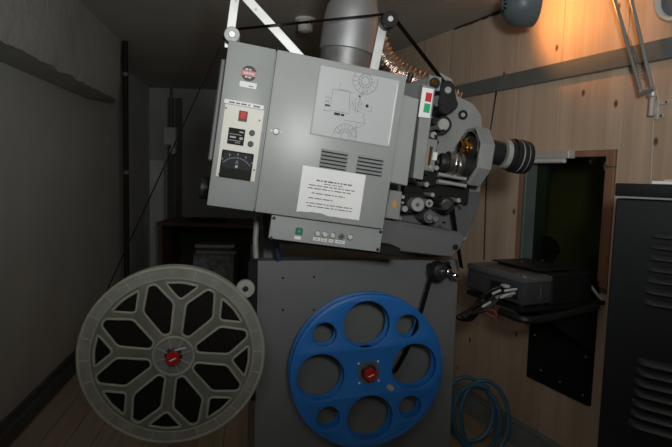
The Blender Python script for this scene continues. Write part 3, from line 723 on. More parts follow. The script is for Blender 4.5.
disc(405.3, 209, 3.1, AY-.05, HP, 'guide_roller', M['knobgrey']); disc(403.2, 197, 2, AY-.05, HP, 'guide_roller', M['knobgrey']); disc(402.8, 202.8, 1.4, AY-.05, HP, 'guide_roller', M['knobgrey'])
s = MB(); s.prism(LH, polyp(((404, 192), (425, 194), (428, 212), (403, 214)), AY+.0), AY+.0, HP, .003); s.build('sprocket_bracket', M['blackm'], FP)
a = LH.W(455, 196, AY-.04); b = LH.W(464, 206, AY-.04); s = MB(); s.tube([a, (a+b)/2+LZ*.008, b], .004, 8); s.build('release_lever', M['black'], FP)
disc(445, 222.8, 1.1, AY-.06, AY-.04, 'screw', M['black'])
# amber display box
s = MB(); s.prism(LH, polyp(((390, 190), (402.5, 191.5), (399.5, 220), (385, 218)), .12), .12, HP, .003); ab = s.build('counter_box', M['head'], FP)
c = LH.hit(394.2, 204.2, .12); k_ = depth(LH.P(*c))/FPX
s = MB()
for i in range(3):
    for j in range(2): s.box(LH, c.x+(j-1)*2.2*k_+.001, c.x+j*2.2*k_, .1185, .1205, c.z+(i-1.5)*2.4*k_+.002, c.z+(i-.5)*2.4*k_)
s.build('amber_digits', M['amber'], ab)

# ---- film path: rollers on bars above the lamphouse
def roller(px, py, rpx, v, cap, m='dgrey'):
    c = PJ0.W(px, py, v-.026); r_ = px_r(c, rpx); s = MB()
    s.lathe(c, PJ0.ey, [(r_-.002, 0), (r_, .002), (r_, .007), (r_*.8, .009), (r_*.8, .043), (r_, .045), (r_, .05), (r_-.002, .052)], 30)
    o = s.build('film_roller', M[m], FP); s = MB(); s.cyl(c+PJ0.ey*.002, c-PJ0.ey*.006, r_*cap, n=20, ch=.0015); s.build('roller_cap', M['alu'], o)
    return c+PJ0.ey*.026, r_*.8
r1, rr1 = roller(232, 34.5, 8, FV, .42, 'collar'); r2, rr2 = roller(390.3, 19, 8.2, FV, .35, 'black')
# flat bars
def fbar(a, b, va, wpx, name='arm_bar', t=.006):
    A = PJ0.W(*a, va); B = PJ0.W(*b, va); wd = px_r((A+B)/2, wpx); d = (B-A).normalized(); sd = PJ0.ey.cross(d).normalized()
    f_ = Fr(A, sd, PJ0.ey, d); s = MB(); s.box(f_, -wd/2, wd/2, 0, t, 0, (B-A).length, .001); return s.build(name, M['alu'], FP)
fbar((228.5, 48), (238.6, -28), FV+.028, 8.5)
fbar((305, 62), (230, -20), FV+.036, 9)
fbar((371.5, 82), (385, 17), FV+.03, 9)
for q in ((236, 1), (256, 9)):
    c = PJ0.W(*q, FV+.027); s = MB(); s.cyl(c, c-PJ0.ey*.003, .004, n=12); s.build('bolt', M['steel'], FP)
# lower rollers by the pedestal corner
c = PJ0.W(442, 272, FV-.03); s = MB(); rk = px_r(c, 9.5)
s.lathe(c, PJ0.ey, [(rk*.5, 0), (rk*.8, .004), (rk, .015), (rk, .05), (rk*.6, .055), (rk*.4, .055), (rk*.4, .125)], 28); lr = s.build('takeup_roller', M['black'], FP)
s = MB(); s.cyl(c+PJ0.ey*.002, c-PJ0.ey*.012, .009, n=16, ch=.003); s.build('roller_cap', M['chrome'], lr)
s = MB(); cc = PJ0.W(449.5, 272.5, FV-.03); s.lathe(cc, PJ0.ey, [(.006, 0), (.012, .004), (.012, .02), (.008, .024), (.008, .125)], 18); s.build('tension_spindle', M['steel'], FP)
s = MB(); cc = PJ0.W(456.5, 276, FV-.03); s.lathe(cc, PJ0.ey, [(.004, 0), (.009, .003), (.009, .03), (.006, .03), (.006, .125)], 18); s.build('tension_spindle', M['chrome'], FP)
s = MB(); s.tube([PJ0.W(450, 276, -.05), PJ0.W(457, 280, -.05), PJ0.W(462, 279, -.05)], .004, 8); s.build('tension_arm', M['steel'], FP)
s = MB(); a = PJ0.W(447.5, 262, -.06); b = PJ0.W(449, 273, -.06); s.cyl(a, b, .011, .008, n=14, ch=.002); s.build('tension_handle', M['black'], FP)

# reels' spindles (positions used below)
BLC = PJ0.hit(366.3, 369, FV); GRC = PJ0.hit(174.2, 353.5, FV)
s = MB(); s.cyl(PJ0.P(BLC.x, 0, BLC.z), PJ0.P(BLC.x, FV-.03, BLC.z), .006, n=14); s.build('spindle', M['steel'], FP)
s = MB(); s.cyl(PJ0.P(GRC.x, -.02, GRC.z), PJ0.P(GRC.x, FV-.03, GRC.z), .006, n=14); s.build('spindle', M['steel'], FP)
s = MB(); s.box(PJ0, GRC.x-.05, ul+.02, -.03, .0, GRC.z-.04, GRC.z+.04, .004); s.box(PJ0, GRC.x-.06, GRC.x+.06, -.05, -.028, GRC.z-.06, GRC.z+.06, .004); s.build('feed_arm', M['dgrey'], FP)
s = MB(); s.box(PJ0, ul-.035, ul+.002, -.02, .0, pz-.55, pz+.0, .003); s.build('arm_mount', M['blackm'], FP)
cw = PJ0.W(245.5, 289, FV+.0); rw = px_r(cw, 9.4); s = MB(); s.lathe(cw, PJ0.ey, [(rw*.3, .004), (rw*.34, 0), (rw-.002, 0), (rw, .003), (rw, .014), (rw*.3, .016), (rw*.3, .10)], 28); wr = s.build('guide_wheel', M['knobgrey'], FP)
s = MB(); s.cyl(cw+PJ0.ey*.006, cw-PJ0.ey*.001, rw*.28, n=16); s.build('wheel_axle', M['black'], wr)
s = MB(); s.tube([PJ0.W(256, 258, .02), PJ0.W(255.5, 240, .02), PJ0.W(257, 215, .02)], .011, 12); s.build('cable_sleeve', M['knobgrey'], FP)
s = MB(); s.tube([PJ0.W(279, 260, -.02), PJ0.W(277, 250, -.03), PJ0.W(276, 232, -.05)], .009, 12); s.build('blue_lead', M['bluecable'], FP)
c = PJ0.W(254.5, 263.5, -.01); s = MB(); s.cyl(c, c-PJ0.ey*.008, .006, n=12, ch=.001); s.build('bolt', M['chrome'], FP)

# ---- film strip threaded through the machine
fm = tag(MB().add([], []).build('film_strip', M['film'], None, PJ.M()), 'dark strip of film running from grey reel over rollers to blue reel', 'film') if False else None
def arc(c, r_, a0, a1, n=8):
    return [c+(PJ0.ex*math.cos(math.radians(a0+(a1-a0)*i/n))+PJ0.ez*math.sin(math.radians(a0+(a1-a0)*i/n)))*r_ for i in range(n+1)]
RG = None
REELG = (PJ0.hit(265, 356, FV).x-PJ0.hit(77, 356, FV).x)/2
REELG = (REELG+(PJ0.hit(170, 263, FV).z-PJ0.hit(170, 440, FV).z)/2)/2 - .004
REELB = .975*(PJ0.hit(441, 369, FV).x-PJ0.hit(287, 369, FV).x)/2
PACK = .93*REELG
gc = PJ0.P(GRC.x, FV, GRC.z)
def tangent_pt(c, r_, p, sgn):
    q = PJ0.L(p)-PJ0.L(c); d = math.hypot(q.x, q.z); a = math.atan2(q.z, q.x); b_ = math.acos(r_/d)
    return math.degrees(a+sgn*b_)
ag = tangent_pt(gc, PACK, r1-PJ0.ex*rr1, 1)
hr = PJ0.W(451.5, 92, FV)
pts = arc(gc, PACK+.001, ag+25, ag, 5) + arc(r1, rr1+.001, 155, 95, 6) + arc(r2, rr2+.001, 96, 45, 6) + [hr]
s = MB(); s.ribbon(pts, PJ0.ey*.035, .0012)
pts2 = [PJ0.W(446, 199.5, FV), PJ0.W(452, 204, FV), PJ0.W(456, 235, FV), PJ0.W(461.5, 268, FV)]
s2 = MB(); s2.ribbon(pts2, PJ0.ey*.035, .0012)
bc = PJ0.P(BLC.x, FV, BLC.z)
pk = .088
rc = c_ = PJ0.W(442, 272, FV)
pts3 = arc(rc, rk+.001, 20, 160, 8) + [PJ0.W(421, 312, FV), PJ0.W(414, 334, FV), PJ0.W(406, 352, FV), PJ0.W(396, 370, FV)] + arc(bc, pk+.001, -20, -120, 6)
s3 = MB(); s3.ribbon(pts3, PJ0.ey*.035, .0012)
allm = MB(); allm.add(s.v, s.f); allm.add(s2.v, s2.f); allm.add(s3.v, s3.f)
inv = PJ.M()
tag(allm.build('film_strip', M['film'], None, inv), 'dark strip of film threaded from the grey reel over rollers to the blue reel', 'film')

# ================================================================== REELS
def reel_frame(c, rot=0.0):
    a = math.radians(rot)
    return Fr(c, PJ0.ex*math.cos(a)+PJ0.ez*math.sin(a), PJ0.ey, PJ0.ez*math.cos(a)-PJ0.ex*math.sin(a))
def ring(r, n=96, cx=0, cz=0): return [(cx+r*math.cos(2*PI*i/n), cz+r*math.sin(2*PI*i/n)) for i in range(n)]
def roundpoly(pts, r, n=5):
    out = []; m = len(pts)
    for i in range(m):
        p0, p1, p2 = [Vector(pts[j % m]) for j in (i-1, i, i+1)]
        d0 = (p0-p1); d2 = (p2-p1); l = min(r, d0.length*.45, d2.length*.45)
        a = p1+d0.normalized()*l; b = p1+d2.normalized()*l
        for k in range(n+1):
            t = k/n; q = a*(1-t)**2+p1*2*t*(1-t)+b*t*t; out.append((q.x, q.y))
    return out
# grey spoked reel
RF = reel_frame(gc, 83.5)                        # x axis along one spoke
GR = thing('film_reel', 'grey plastic film reel with Y-shaped spokes, full of dark film', 'film reel', RF.M(), 'film reels')
Rg = REELG
def rot2(p, a): return (p[0]*math.cos(a)-p[1]*math.sin(a), p[0]*math.sin(a)+p[1]*math.cos(a))
big0 = [(.285, -.028), (.50, -.130), (.655, -.150), (.835, -.035), (.835, .035), (.655, .150), (.50, .130), (.285, .028)]
sml0 = [(.625, 0), (.80, -.165), (.835, -.15), (.855, 0), (.835, .15), (.80, .165)]
big0 = [(.265, -.040), (.55, -.152), (.59, -.150), (.815, -.040), (.815, .040), (.59, .150), (.55, .152), (.265, .040)]
sml0 = [(.635, 0), (.785, -.155), (.805, -.155), (.825, 0), (.805, .155), (.785, .155)]
holes = []
for k in range(8):
    holes.append(roundpoly([rot2((x*Rg, z*Rg), (k+.5)*PI/4) for x, z in big0], .016))
    holes.append(roundpoly([rot2((x*Rg, z*Rg), k*PI/4) for x, z in sml0], .016))
for (y0, y1, nm) in ((-.027, -.019, 'front_flange'), (.019, .027, 'rear_flange')):
    s = MB(); s.plate(RF, ring(Rg, 128), holes+[ring(.012, 20)], y0, y1, .001)
    fo = s.build(nm, M['reel'], GR)
    if nm == 'front_flange':
        for hl in holes:
            s = MB(); ctr = Vector((sum(q[0] for q in hl)/len(hl), sum(q[1] for q in hl)/len(hl)))
            s.tube([RF.P(x+(x-ctr.x)*.06, y0, z+(z-ctr.y)*.06) for x, z in hl], .0046, 8, True); s.build('hole_rim', M['reel_edge'], fo)
        s = MB(); s.tube([RF.P(Rg*.985*math.cos(2*PI*i/128), y0+.002, Rg*.985*math.sin(2*PI*i/128)) for i in range(128)], .0065, 8, True); s.build('outer_rim', M['reel_edge'], fo)
        s = MB(); s.tube([RF.P(Rg*.868*math.cos(2*PI*i/128), y0, Rg*.868*math.sin(2*PI*i/128)) for i in range(128)], .003, 6, True); s.build('inner_rim', M['reel_edge'], fo)
        s = MB(); s.plate(RF, ring(Rg*.985, 128), [ring(Rg*.868, 128)], y0-.0012, y0+.001); s.build('rim_band', M['reel_band'], fo)
        for k in range(24):
            a = 2*PI*(k+.5)/24
            s = MB(); s.cyl(RF.P(Rg*.868*math.cos(a), y0, Rg*.868*math.sin(a)), RF.P(Rg*.985*math.cos(a), y0, Rg*.985*math.sin(a)), .0028, n=6); s.build('rim_rib', M['reel_edge'], fo)
s = MB(); s.lathe(RF.P(0, -.0275, 0), RF.ey, [(Rg*.205, 0), (Rg*.205, .002), (.02, .002)], 48); hb = s.build('hub_disc', M['reel_hub'], GR)
s = MB(); s.tube([RF.P(Rg*.215*math.cos(2*PI*i/64), -.028, Rg*.215*math.sin(2*PI*i/64)) for i in range(64)], .005, 8, True); s.build('hub_rim', M['reel_edge'], hb)
for k in range(8):
    a = (k+.5)*PI/4+.0; s = MB(); s.cyl(RF.P(.025*math.cos(a), -.0285, .025*math.sin(a)), RF.P(Rg*.21*math.cos(a), -.0285, Rg*.21*math.sin(a)), .0022, n=6); s.build('hub_rib', M['reel_edge'], hb)
s = MB(); s.lathe(RF.P(0, -.018, 0), RF.ey, [(.05, 0), (PACK, 0)], 96)
rp = [(.05, 0)]
s = MB(); prof = [(.04, .036)]
prof = [(.05, 0)]
rad = .09
while rad < PACK-.012:
    prof += [(rad, 0), (rad+.001, .0012), (rad+.003, .0012), (rad+.004, 0)]; rad += .012+.006*random.random()
prof += [(PACK, 0), (PACK, .036), (.05, .036)]
s.lathe(RF.P(0, -.018, 0), RF.ey, prof, 96); lab(s.build('wound_film', M['film'], GR), 'wound pack of dark film')
s = MB(); s.cyl(RF.P(0, .019, 0), RF.P(0, -.019, 0), .05, n=32); s.build('core', M['reel_hub'], GR)
def knob(fr, parent, y):
    s = MB(); s.lathe(fr.P(0, y+.01, 0), -fr.ey, [(.034, 0), (.036, .004), (.030, .008), (.022, .010), (.022, .014)], 26); k0 = s.build('spindle_collar', M['black'], parent)
    vs = MB(); n = 30; pr = []
    for (r_, h_) in ((.021, 0), (.0235, .004), (.0235, .026), (.021, .030), (.001, .031)):
        for k in range(n): 
            a = 2*PI*k/n; q = r_*(1+(.05 if k % 5 < 3 else -.04)) if r_ > .01 else r_
            vs.v.append(fr.P(q*math.cos(a), y-.004-h_, q*math.sin(a)))
    for i in range(4):
        for k in range(n): vs.f.append((i*n+k, i*n+(k+1) % n, (i+1)*n+(k+1) % n, (i+1)*n+k))
    kb = vs.build('clamp_knob', M['redknob'], parent); lab(kb, 'red clamping knob')
    s = MB(); f2 = Fr(fr.P(0, y-.0355, 0), (PJ0.ex*.5+PJ0.ez*.22), fr.ey, (PJ0.ez*.5-PJ0.ex*.22)); s.box(f2, -.012, .012, -.001, .001, -.0018, .0018, .0005); s.build('knob_mark', M['paper'], kb)
knob(RF, GR, -.030)
s = MB(); s.cyl(RF.P(-.0, -.034, 0)+PJ0.ez*.022+PJ0.ex*.005, RF.P(0, -.034, 0)+PJ0.ez*.03+PJ0.ex*.042, .004, n=8); s.build('drive_pin', M['knobgrey'], GR)

# blue reel
BF = reel_frame(bc, 4)
BR = thing('film_reel', 'blue plastic film reel with four large and four small round holes', 'film reel', BF.M(), 'film reels')
Rb = REELB
bh = []
kpx = depth(bc)/FPX
for k in range(4):
    a = k*PI/2; bh.append(ring(.30*Rb, 48, .615*Rb*math.cos(a), .615*Rb*math.sin(a)))
    a += PI/4; bh.append(ring(.152*Rb, 36, .765*Rb*math.cos(a), .765*Rb*math.sin(a)))
for (y0, y1, nm) in ((-.033, -.019, 'front_flange'), (.019, .027, 'rear_flange')):
    s = MB(); s.plate(BF, ring(Rb, 128), bh+[ring(.012, 20)], y0, y1, .0035 if y0 < 0 else .001); fo = s.build(nm, M['blue'], BR)
s = MB(); s.lathe(BF.P(0, -.033, 0), BF.ey, [(Rb, .004), (Rb+.0, .004), (Rb-.008, -.0006), (Rb*.955, -.0006), (Rb*.945, .002)], 128, False); s.build('rim_lip', M['blue'], BR)
s = MB(); s.lathe(BF.P(0, -.020, 0), BF.ey, [(pk, 0), (pk, .040)], 40); s.build('film_core', M['film'], BR)
s = MB(); s.lathe(BF.P(0, -.0345, 0), BF.ey, [(.044, .002), (.044, -.001), (.036, -.001), (.034, .001), (.015, .001)], 36); s.build('hub_plate', M['dgrey'], BR)
for k in range(4):
    a = PI/4+k*PI/2; c = BF.P(.054*math.cos(a), -.033, .054*math.sin(a)); s = MB(); s.cyl(c, c-BF.ey*.003, .0045, n=12, ch=.001); s.build('hub_screw', M['pale'], BR)
knob(BF, BR, -.036)
f2 = Fr(BF.P(.085, -.0332, -.072), (PJ0.ex*.75-PJ0.ez*.6), BF.ey, (PJ0.ez*.75+PJ0.ex*.6)); s = MB(); s.box(f2, -.015, .015, -.0008, .001, -.009, .009); s.build('sticker', M['brown_label'], BR)

# ================================================================== EXHAUST, FOIL DUCT, CEILING
PV = .03
pb_ = LH.L(PJ0.W(346, 57, PV)); rp_ = px_r(LH.P(*pb_), 27.5); pa = LH.P(pb_.x, pb_.y, lh)
EX = thing('exhaust_pipe', 'shiny galvanised exhaust pipe rising from the lamphouse to the ceiling', 'pipe', Tm(pa))
hq_ = LH.hit(350, 47, pb_.y-rp_).z-lh; hs_ = LH.hit(352, 8, pb_.y-rp_*.5).z-lh
hc2 = (CEIL-pa.z)/LZ.z-.004
s = MB(); s.lathe(pa, LZ, [(rp_*.95, hq_), (rp_, hq_+.003), (rp_, hs_-.05), (rp_*.985, hs_-.02), (rp_*.94, hs_+.01), (rp_*.86, hs_+.035), (rp_*.80, hs_+.06), (rp_*.79, hs_+.09), (rp_*.79, hc2-.03)], 56); s.build('pipe_section', M['pipe'], EX)
s = MB(); s.lathe(pa, LZ, [(rp_*.9, .0005), (rp_*.99, .004), (rp_*.99, .022), (rp_*.93, .026), (rp_*.93, hq_+.03)], 56); s.build('pipe_collar', M['collar'], EX)
fpts = []
ctrl = [PJ0.W(372, 30, .24), PJ0.W(381, 56, .225), PJ0.W(396, 72, .21), PJ0.W(416, 82, .19), PJ0.W(436, 92, .17), PJ0.W(456, 104, .15)]
NS = 150
for i in range(NS+1):
    t = i/NS*(len(ctrl)-1); j = min(int(t), len(ctrl)-2); u = t-j
    p0, p1, p2, p3 = ctrl[max(j-1, 0)], ctrl[j], ctrl[j+1], ctrl[min(j+2, len(ctrl)-1)]
    fpts.append(.5*((2*p1)+(p2-p0)*u+(2*p0-5*p1+4*p2-p3)*u*u+(3*p1-p0-3*p2+p3)*u**3))
s = MB(); s.tube(fpts, .05, 24, False, lambda i: .052+.0045*math.sin(i*.95)+.003*noise.noise(Vector((i*.3, 0, 0))))
tag(s.build('flexible_duct', M['foil'], None, Tm(fpts[0])), 'crinkled coppery foil duct running behind the lamphouse to the projector head', 'duct')

dc = hitp(305.5, 19, (0, 0, CEIL), Vector((0, 0, 1)))
SD = thing('smoke_detector', 'small white smoke detector on the ceiling beside the exhaust pipe', 'smoke detector', Tm(dc))
s = MB(); s.lathe(dc, (0, 0, -1), [(.072, 0), (.072, .014), (.066, .02)], 32); s.build('base', M['white'], SD)
s = MB(); s.lathe(dc, (0, 0, -1), [(.05, .018), (.05, .07), (.045, .08), (.03, .088), (.001, .09)], 32); hd = s.build('sensor_head', M['white'], SD)
for k in range(10):
    a = 2*PI*k/10; q = Vector((math.cos(a), math.sin(a), 0)); f2 = Fr(dc+q*.0495-Vector((0, 0, .036)), Vector((-q.y, q.x, 0)), q); s = MB(); s.box(f2, -.007, .007, 0, .0015, -.008, .008); s.build('vent_slot', M['dgrey'], SD)

# ================================================================== WALL LAMP
lb_ = Wd.hit(650.5, 96, -.06)
DL = thing('arm_lamp', 'grey spring-arm lamp on the pine wall with a glowing round shade', 'lamp', Wd.M((lb_.x, 0, lb_.z)))
s = MB(); s.box(Wd, lb_.x-.005, lb_.x+.05, -.012, 0, lb_.z-.035, lb_.z-.018, .002); s.box(Wd, lb_.x-.005, lb_.x+.03, -.012, 0, lb_.z-.09, lb_.z-.075, .002); s.box(Wd, lb_.x-.012, lb_.x+.008, -.014, 0, lb_.z-.1, lb_.z-.01, .003)
wbk = s.build('wall_bracket', M['cream'], DL)
s = MB(); c = Wd.P(lb_.x-.002, -.045, lb_.z); s.cyl(c-Vector((0, 0, .085)), c-Vector((0, 0, .0)), .011, n=16, ch=.002); s.build('bracket_socket', M['cream'], DL)
s = MB(); s.box(Wd, lb_.x-.008, lb_.x+.004, -.05, 0, lb_.z-.08, lb_.z-.02, .002); s.build('bracket_stem', M['cream'], DL)
for q in ((lb_.x+.042, lb_.z-.027), (lb_.x+.022, lb_.z-.083)):
    c = Wd.P(q[0], -.012, q[1]); s = MB(); s.cyl(c, c-Wd.ey*.003, .005, n=12); s.build('screw', M['dgrey'], DL)
s = MB(); c = Wd.P(lb_.x, -.05, lb_.z+.005); s.box(Wd, lb_.x-.02, lb_.x+.013, -.062, -.036, lb_.z-.005, lb_.z+.035, .006); s.build('joint_block', M['alu'], DL)
V_ = -.10
for (a, b, r_) in (((642, 95), (603, -40), .0085), ((652, 88), (622, -40), .0085)):
    s = MB(); s.cyl(Wd.W(*a, V_), Wd.W(*b, V_), r_, n=12); s.build('arm_tube', M['arm'], DL)
s = MB(); s.cyl(Wd.W(640, 93, V_-.008), Wd.W(654, 88, V_-.008), .011, n=14); s.build('arm_joint', M['arm'], DL)
s = MB(); A, B = Wd.W(643, 80, V_), Wd.W(627, 36, V_); 
sp = []
for i in range(161):
    t = i/160; p_ = A.lerp(B, t); a = t*2*PI*16; sp.append(p_+Wd.ey*.007*math.cos(a)+Wd.ex*.007*math.sin(a))
s.tube(sp, .0018, 5); s.build('spring', M['collar'], DL)
s = MB(); s.cyl(Wd.W(627, 36, V_), Wd.W(610, -20, V_), .003, n=8); s.build('spring_rod', M['arm'], DL)
eb = Wd.W(611, -42, V_); s = MB(); s.cyl(eb-Wd.ey*.03, eb+Wd.ey*.03, .03, n=20, ch=.003); s.build('elbow_joint', M['arm'], DL)
hc_ = Wd.W(523, 4, -.29)
od = (Wd.ey*.86+Wd.ex*.30+Vector((0, 0, .05))).normalized()     # opening faces the wall and up
cap = hc_-od*.05
for dz in (-.012, .012):
    s = MB(); s.cyl(eb+Vector((0, 0, dz*1.5)), hc_+Vector((0, 0, .10+dz)), .0075, n=12); s.build('arm_tube', M['arm'], DL)
rs = px_r(hc_, 22.2)
pr = [(.012, -.002)]
prof = [(rs*math.sin(math.radians(a)), -rs*math.cos(math.radians(a))) for a in range(8, 91, 6)] + [(rs*.995, rs*.45), (rs*.97, rs*.45)] + [(rs*.97*math.sin(math.radians(a)), -rs*.97*math.cos(math.radians(a))) for a in range(90, 7, -6)]
s = MB(); vs, fs = [], []; n = 48; t = od.orthogonal().normalized(); q = od.cross(t)
for (r_, h_) in prof:
    for k in range(n): a = 2*PI*k/n; vs.append(hc_+od*h_+(t*math.cos(a)+q*math.sin(a))*r_)
for i in range(len(prof)-1):
    for k in range(n): fs.append((i*n+k, i*n+(k+1) % n, (i+1)*n+(k+1) % n, (i+1)*n+k))
s.add(vs, fs); shd = s.build('lamp_shade', M['lamp'], DL)
s = MB(); s.lathe(hc_-od*(rs*1.0), od, [(.001, -.004), (.018, -.003), (.022, 0), (.022, .03)], 24); s.build('shade_cap', M['lamp'], DL)
vd = ray(513, 1).normalized()
for k in range(12):
    a = 2*PI*k/12; rr_ = rs*.34; c = hc_-od*(math.sqrt(rs*rs-rr_*rr_))+(t*math.cos(a)+q*math.sin(a))*rr_
    nrm = (c-hc_).normalized(); f2 = Fr(c, nrm.cross(od).normalized(), nrm, nrm.cross(nrm.cross(od)).normalized()); s = MB(); s.box(f2, -.0045, .0045, -.001, .0008, -.010, .010); s.build('shade_vent', M['blackm'], DL)
s = MB(); s.lathe(hc_-od*.085, od, [(.001, -.01), (.016, -.008), (.016, .016), (.014, .022)], 22); s.build('bulb_socket', M['black'], DL)
s = MB(); s.cyl(hc_+Vector((0, 0, .10)), hc_+Vector((0, 0, .03))-od*.09, .012, n=14); s.build('shade_pivot', M['arm'], DL)
cpts = [Wd.W(656, 88, -.03), Wd.P(lb_.x+.012, -.02, lb_.z-.03), Wd.W(653.5, 120, -.005), Wd.W(652, 150, -.005), Wd.W(650.5, 190, -.005), Wd.W(648, 260, -.005)]
s = MB(); s.tube(cpts, .003, 8); s.build('cord', M['cream'], DL)
ll = bpy.data.lights.new('lamp_light', 'POINT'); ll.energy = 7.5; ll.color = (1, .40, .11); ll.shadow_soft_size = .03
llo = bpy.data.objects.new('lamp_light', ll); COL.objects.link(llo); llo.location = hc_-od*.035

# round white fixture at the top right
rc_ = Wd.hit(681, -4, 0); rr_ = px_r(Wd.P(*rc_), 25); cc = Wd.P(rc_.x, 0, rc_.z)
RV = thing('wall_vent', 'round white-rimmed wall vent above the rail at the far right', 'vent', Wd.M((rc_.x, 0, rc_.z)))
s = MB(); s.lathe(cc, -Wd.ey, [(rr_, 0), (rr_, .02), (rr_*.95, .028), (rr_*.84, .028), (rr_*.78, .018), (rr_*.78, .0)], 48); s.build('rim', M['white'], RV)
s = MB(); s.lathe(cc, -Wd.ey, [(rr_*.785, .004), (rr_*.785, .009), (.001, .012)], 48); s.build('disc', M['lamp'], RV)

# pale batten fitting at the window head
fx0, fx1 = Wd.hit(500, 157, -.05).x, Wd.hit(568.5, 156, -.05).x
zf1, zf0 = Wd.hit(545, 151, -.05).z, Wd.hit(545, 163, -.05).z
BT = thing('batten_light', 'cream batten light fitting along the top of the projection window', 'light fitting', Wd.M((fx0, 0, zf0)))
s = MB(); s.box(Wd, fx0, fx1, -.05, -.0005, zf0+(zf1-zf0)*.35, zf1, .004); s.build('housing', M['cream'], BT)
s = MB(); s.cyl(Wd.P(fx0+.01, -.04, zf0+(zf1-zf0)*.17), Wd.P(fx1-.03, -.04, zf0+(zf1-zf0)*.17), (zf1-zf0)*.19, n=16, ch=.002); s.build('tube', M['white'], BT)

# cable hanging from the rail
s = MB(); s.tube([Wd.W(496.5, 92, -.034), Wd.W(495, 100, -.012), Wd.W(492, 120, -.006), Wd.W(488.5, 140, -.006), Wd.W(486, 190, -.006), Wd.W(484, 260, -.006)], .0045, 8)
tag(s.build('wall_cable', M['cable'], None, Wd.M((Wd.hit(490, 120).x, 0, 1.5))), 'thin dark cable hanging down the pine wall below the rail', 'cable')

# ================================================================== VIDEO PROJECTOR ON ITS SHELF
vc = EYE+ray(522.5, 308.5)*2.40
VF = Fr(vc, (WN.x, WN.y, 0), (-WN.y, WN.x, 0))      # x to the wall, y away to the left, z up
vh = px_r(vc, 31.5); vx, vy = .155, .40
VP_ = thing('video_projector', 'black video projector with bundled plugs on a shelf before the window', 'video projector', VF.M())
s = MB(); s.box(VF, 0, vx+.01, 0, vy, .012, vh-.03, .006, 2); s.build('body', M['vproj'], VP_)
s = MB(); s.box(VF, -.004, vx+.01, -.004, vy+.004, vh-.03, vh, .008, 2); tp = s.build('top_cover', M['vtop'], VP_)
s = MB(); s.box(VF, .03, vx-.03, .10, vy-.08, vh-.001, vh+.003, .002); s.build('top_inset', M['vproj'], tp)
for i in range(13):
    s = MB(); s.box(VF, -.003, .004, vy-.13+i*.0095, vy-.125+i*.0095, .025, vh-.04); s.build('grille_slat', M['vproj'], VP_)
for i in range(9):
    s = MB(); s.box(VF, .018+i*.009, .022+i*.009, -.0025, .003, .03, vh-.042); s.build('vent_slat', M['vproj'], VP_)
s = MB(); s.box(VF, .095, .102, -.003, .003, .035, vh-.045, .001); s.build('side_rib', M['vtop'], VP_)
s = MB(); s.box(VF, -.003, .004, .03, .22, .03, vh-.05, .002); s.build('connector_panel', M['black'], VP_)
for k in range(4):
    x_, y_ = (.02, vx-.02)[k % 2], (.03, vy-.03)[k//2]; s = MB(); s.cyl(VF.P(x_, y_, 0), VF.P(x_, y_, .014), .015, n=14); s.build('foot', M['black'], VP_)
s = MB(); s.box(VF, vx+.012, vx+.265, -.002, vy-.02, .0, vh+.004, .006); lcv = s.build('lens_cover_box', M['blackm'], VP_)
s = MB(); s.box(VF, .13, .36, .05, vy-.03, vh+.010, vh+.017, .002); s.box(VF, .18, .21, .06, vy-.05, vh+.003, vh+.013); s.build('mounting_plate', M['black'], VP_)
for (px, py) in ((522, 262), (542.5, 260.5), (535.5, 266.5), (556, 264.5)):
    h = hitp(px, py, VF.P(0, 0, vh+(.017 if py < 262.5 else .004)), VF.ez); s = MB(); s.lathe(h-VF.ez*.002, VF.ez, [(.0075, 0), (.0075, .003), (.004, .006), (.001, .0065)], 14); s.build('cover_bolt', M['steel'], VP_)
c = VF.P(.008, .006, vh+.0); s = MB(); s.lathe(c, VF.ez, [(.008, -.01), (.008, .002), (.005, .004)], 12); s.build('corner_cap', M['knobgrey'], VP_)
# plugs and cables
random.seed(3)
def cabl(pts, r_, m, name='cable'):
    c = []; n = 10
    for i in range(len(pts)-1):
        p0, p1, p2, p3 = pts[max(i-1, 0)], pts[i], pts[i+1], pts[min(i+2, len(pts)-1)]
        for k in range(n):
            u = k/n; c.append(.5*((2*p1)+(p2-p0)*u+(2*p0-5*p1+4*p2-p3)*u*u+(3*p1-p0-3*p2+p3)*u**3))
    c.append(pts[-1]); s = MB(); s.tube(c, r_, 8); return s.build(name, M[m], VP_)
def plug(y_, z_, m, dx=.05, r_=.007):
    a = VF.P(-.002, y_, z_); b = VF.P(-dx, y_+.01, z_-.012); s = MB(); s.cyl(a, b, r_, r_*.8, n=12, ch=.001); s.build('plug', M[m], VP_); return b
for i, (y_, z_, m, dx) in enumerate(((.05, .060, 'whitecable', .07), (.07, .045, 'whitecable', .08), (.10, .055, 'cable', .06), (.12, .040, 'whitecable', .06), (.15, .065, 'cable', .05), (.17, .04, 'cable', .06))):
    b = plug(y_, z_, m, dx)
    e = VF.P(-.14-.02*i, .10+.01*i, -.03-.006*i)
    cabl([b, b.lerp(e, .5)+Vector((0, 0, -.008)), e, VF.P(-.10, .22, -.05-.01*i), VF.P(.02, .28, -.045)], .0055, 'cable')
s = MB(); s.box(VF, -.022, -.002, .055, .10, .078, .098, .003); s.build('vga_plug', M['bluecable'], VP_)
s = MB(); s.box(VF, -.05, -.022, .06, .095, .081, .095, .003); s.build('vga_plug', M['pale'], VP_)
cabl([VF.P(-.036, .078, .088), VF.P(-.09, .10, .07), VF.P(-.12, .16, .01), VF.P(-.03, .24, -.03)], .006, 'cable')
for (px0, py0, px1, py1, dd) in ((492, 294, 501, 290, 2.42), (500, 298, 509, 294, 2.4), (482, 307, 491, 302, 2.44), (504, 291, 517, 289, 2.4)):
    a = EYE+ray(px0, py0)*dd; b = EYE+ray(px1, py1)*dd; s = MB(); s.cyl(a, b, .006, n=12, ch=.001); s.build('plug', M['whitecable'], VP_)
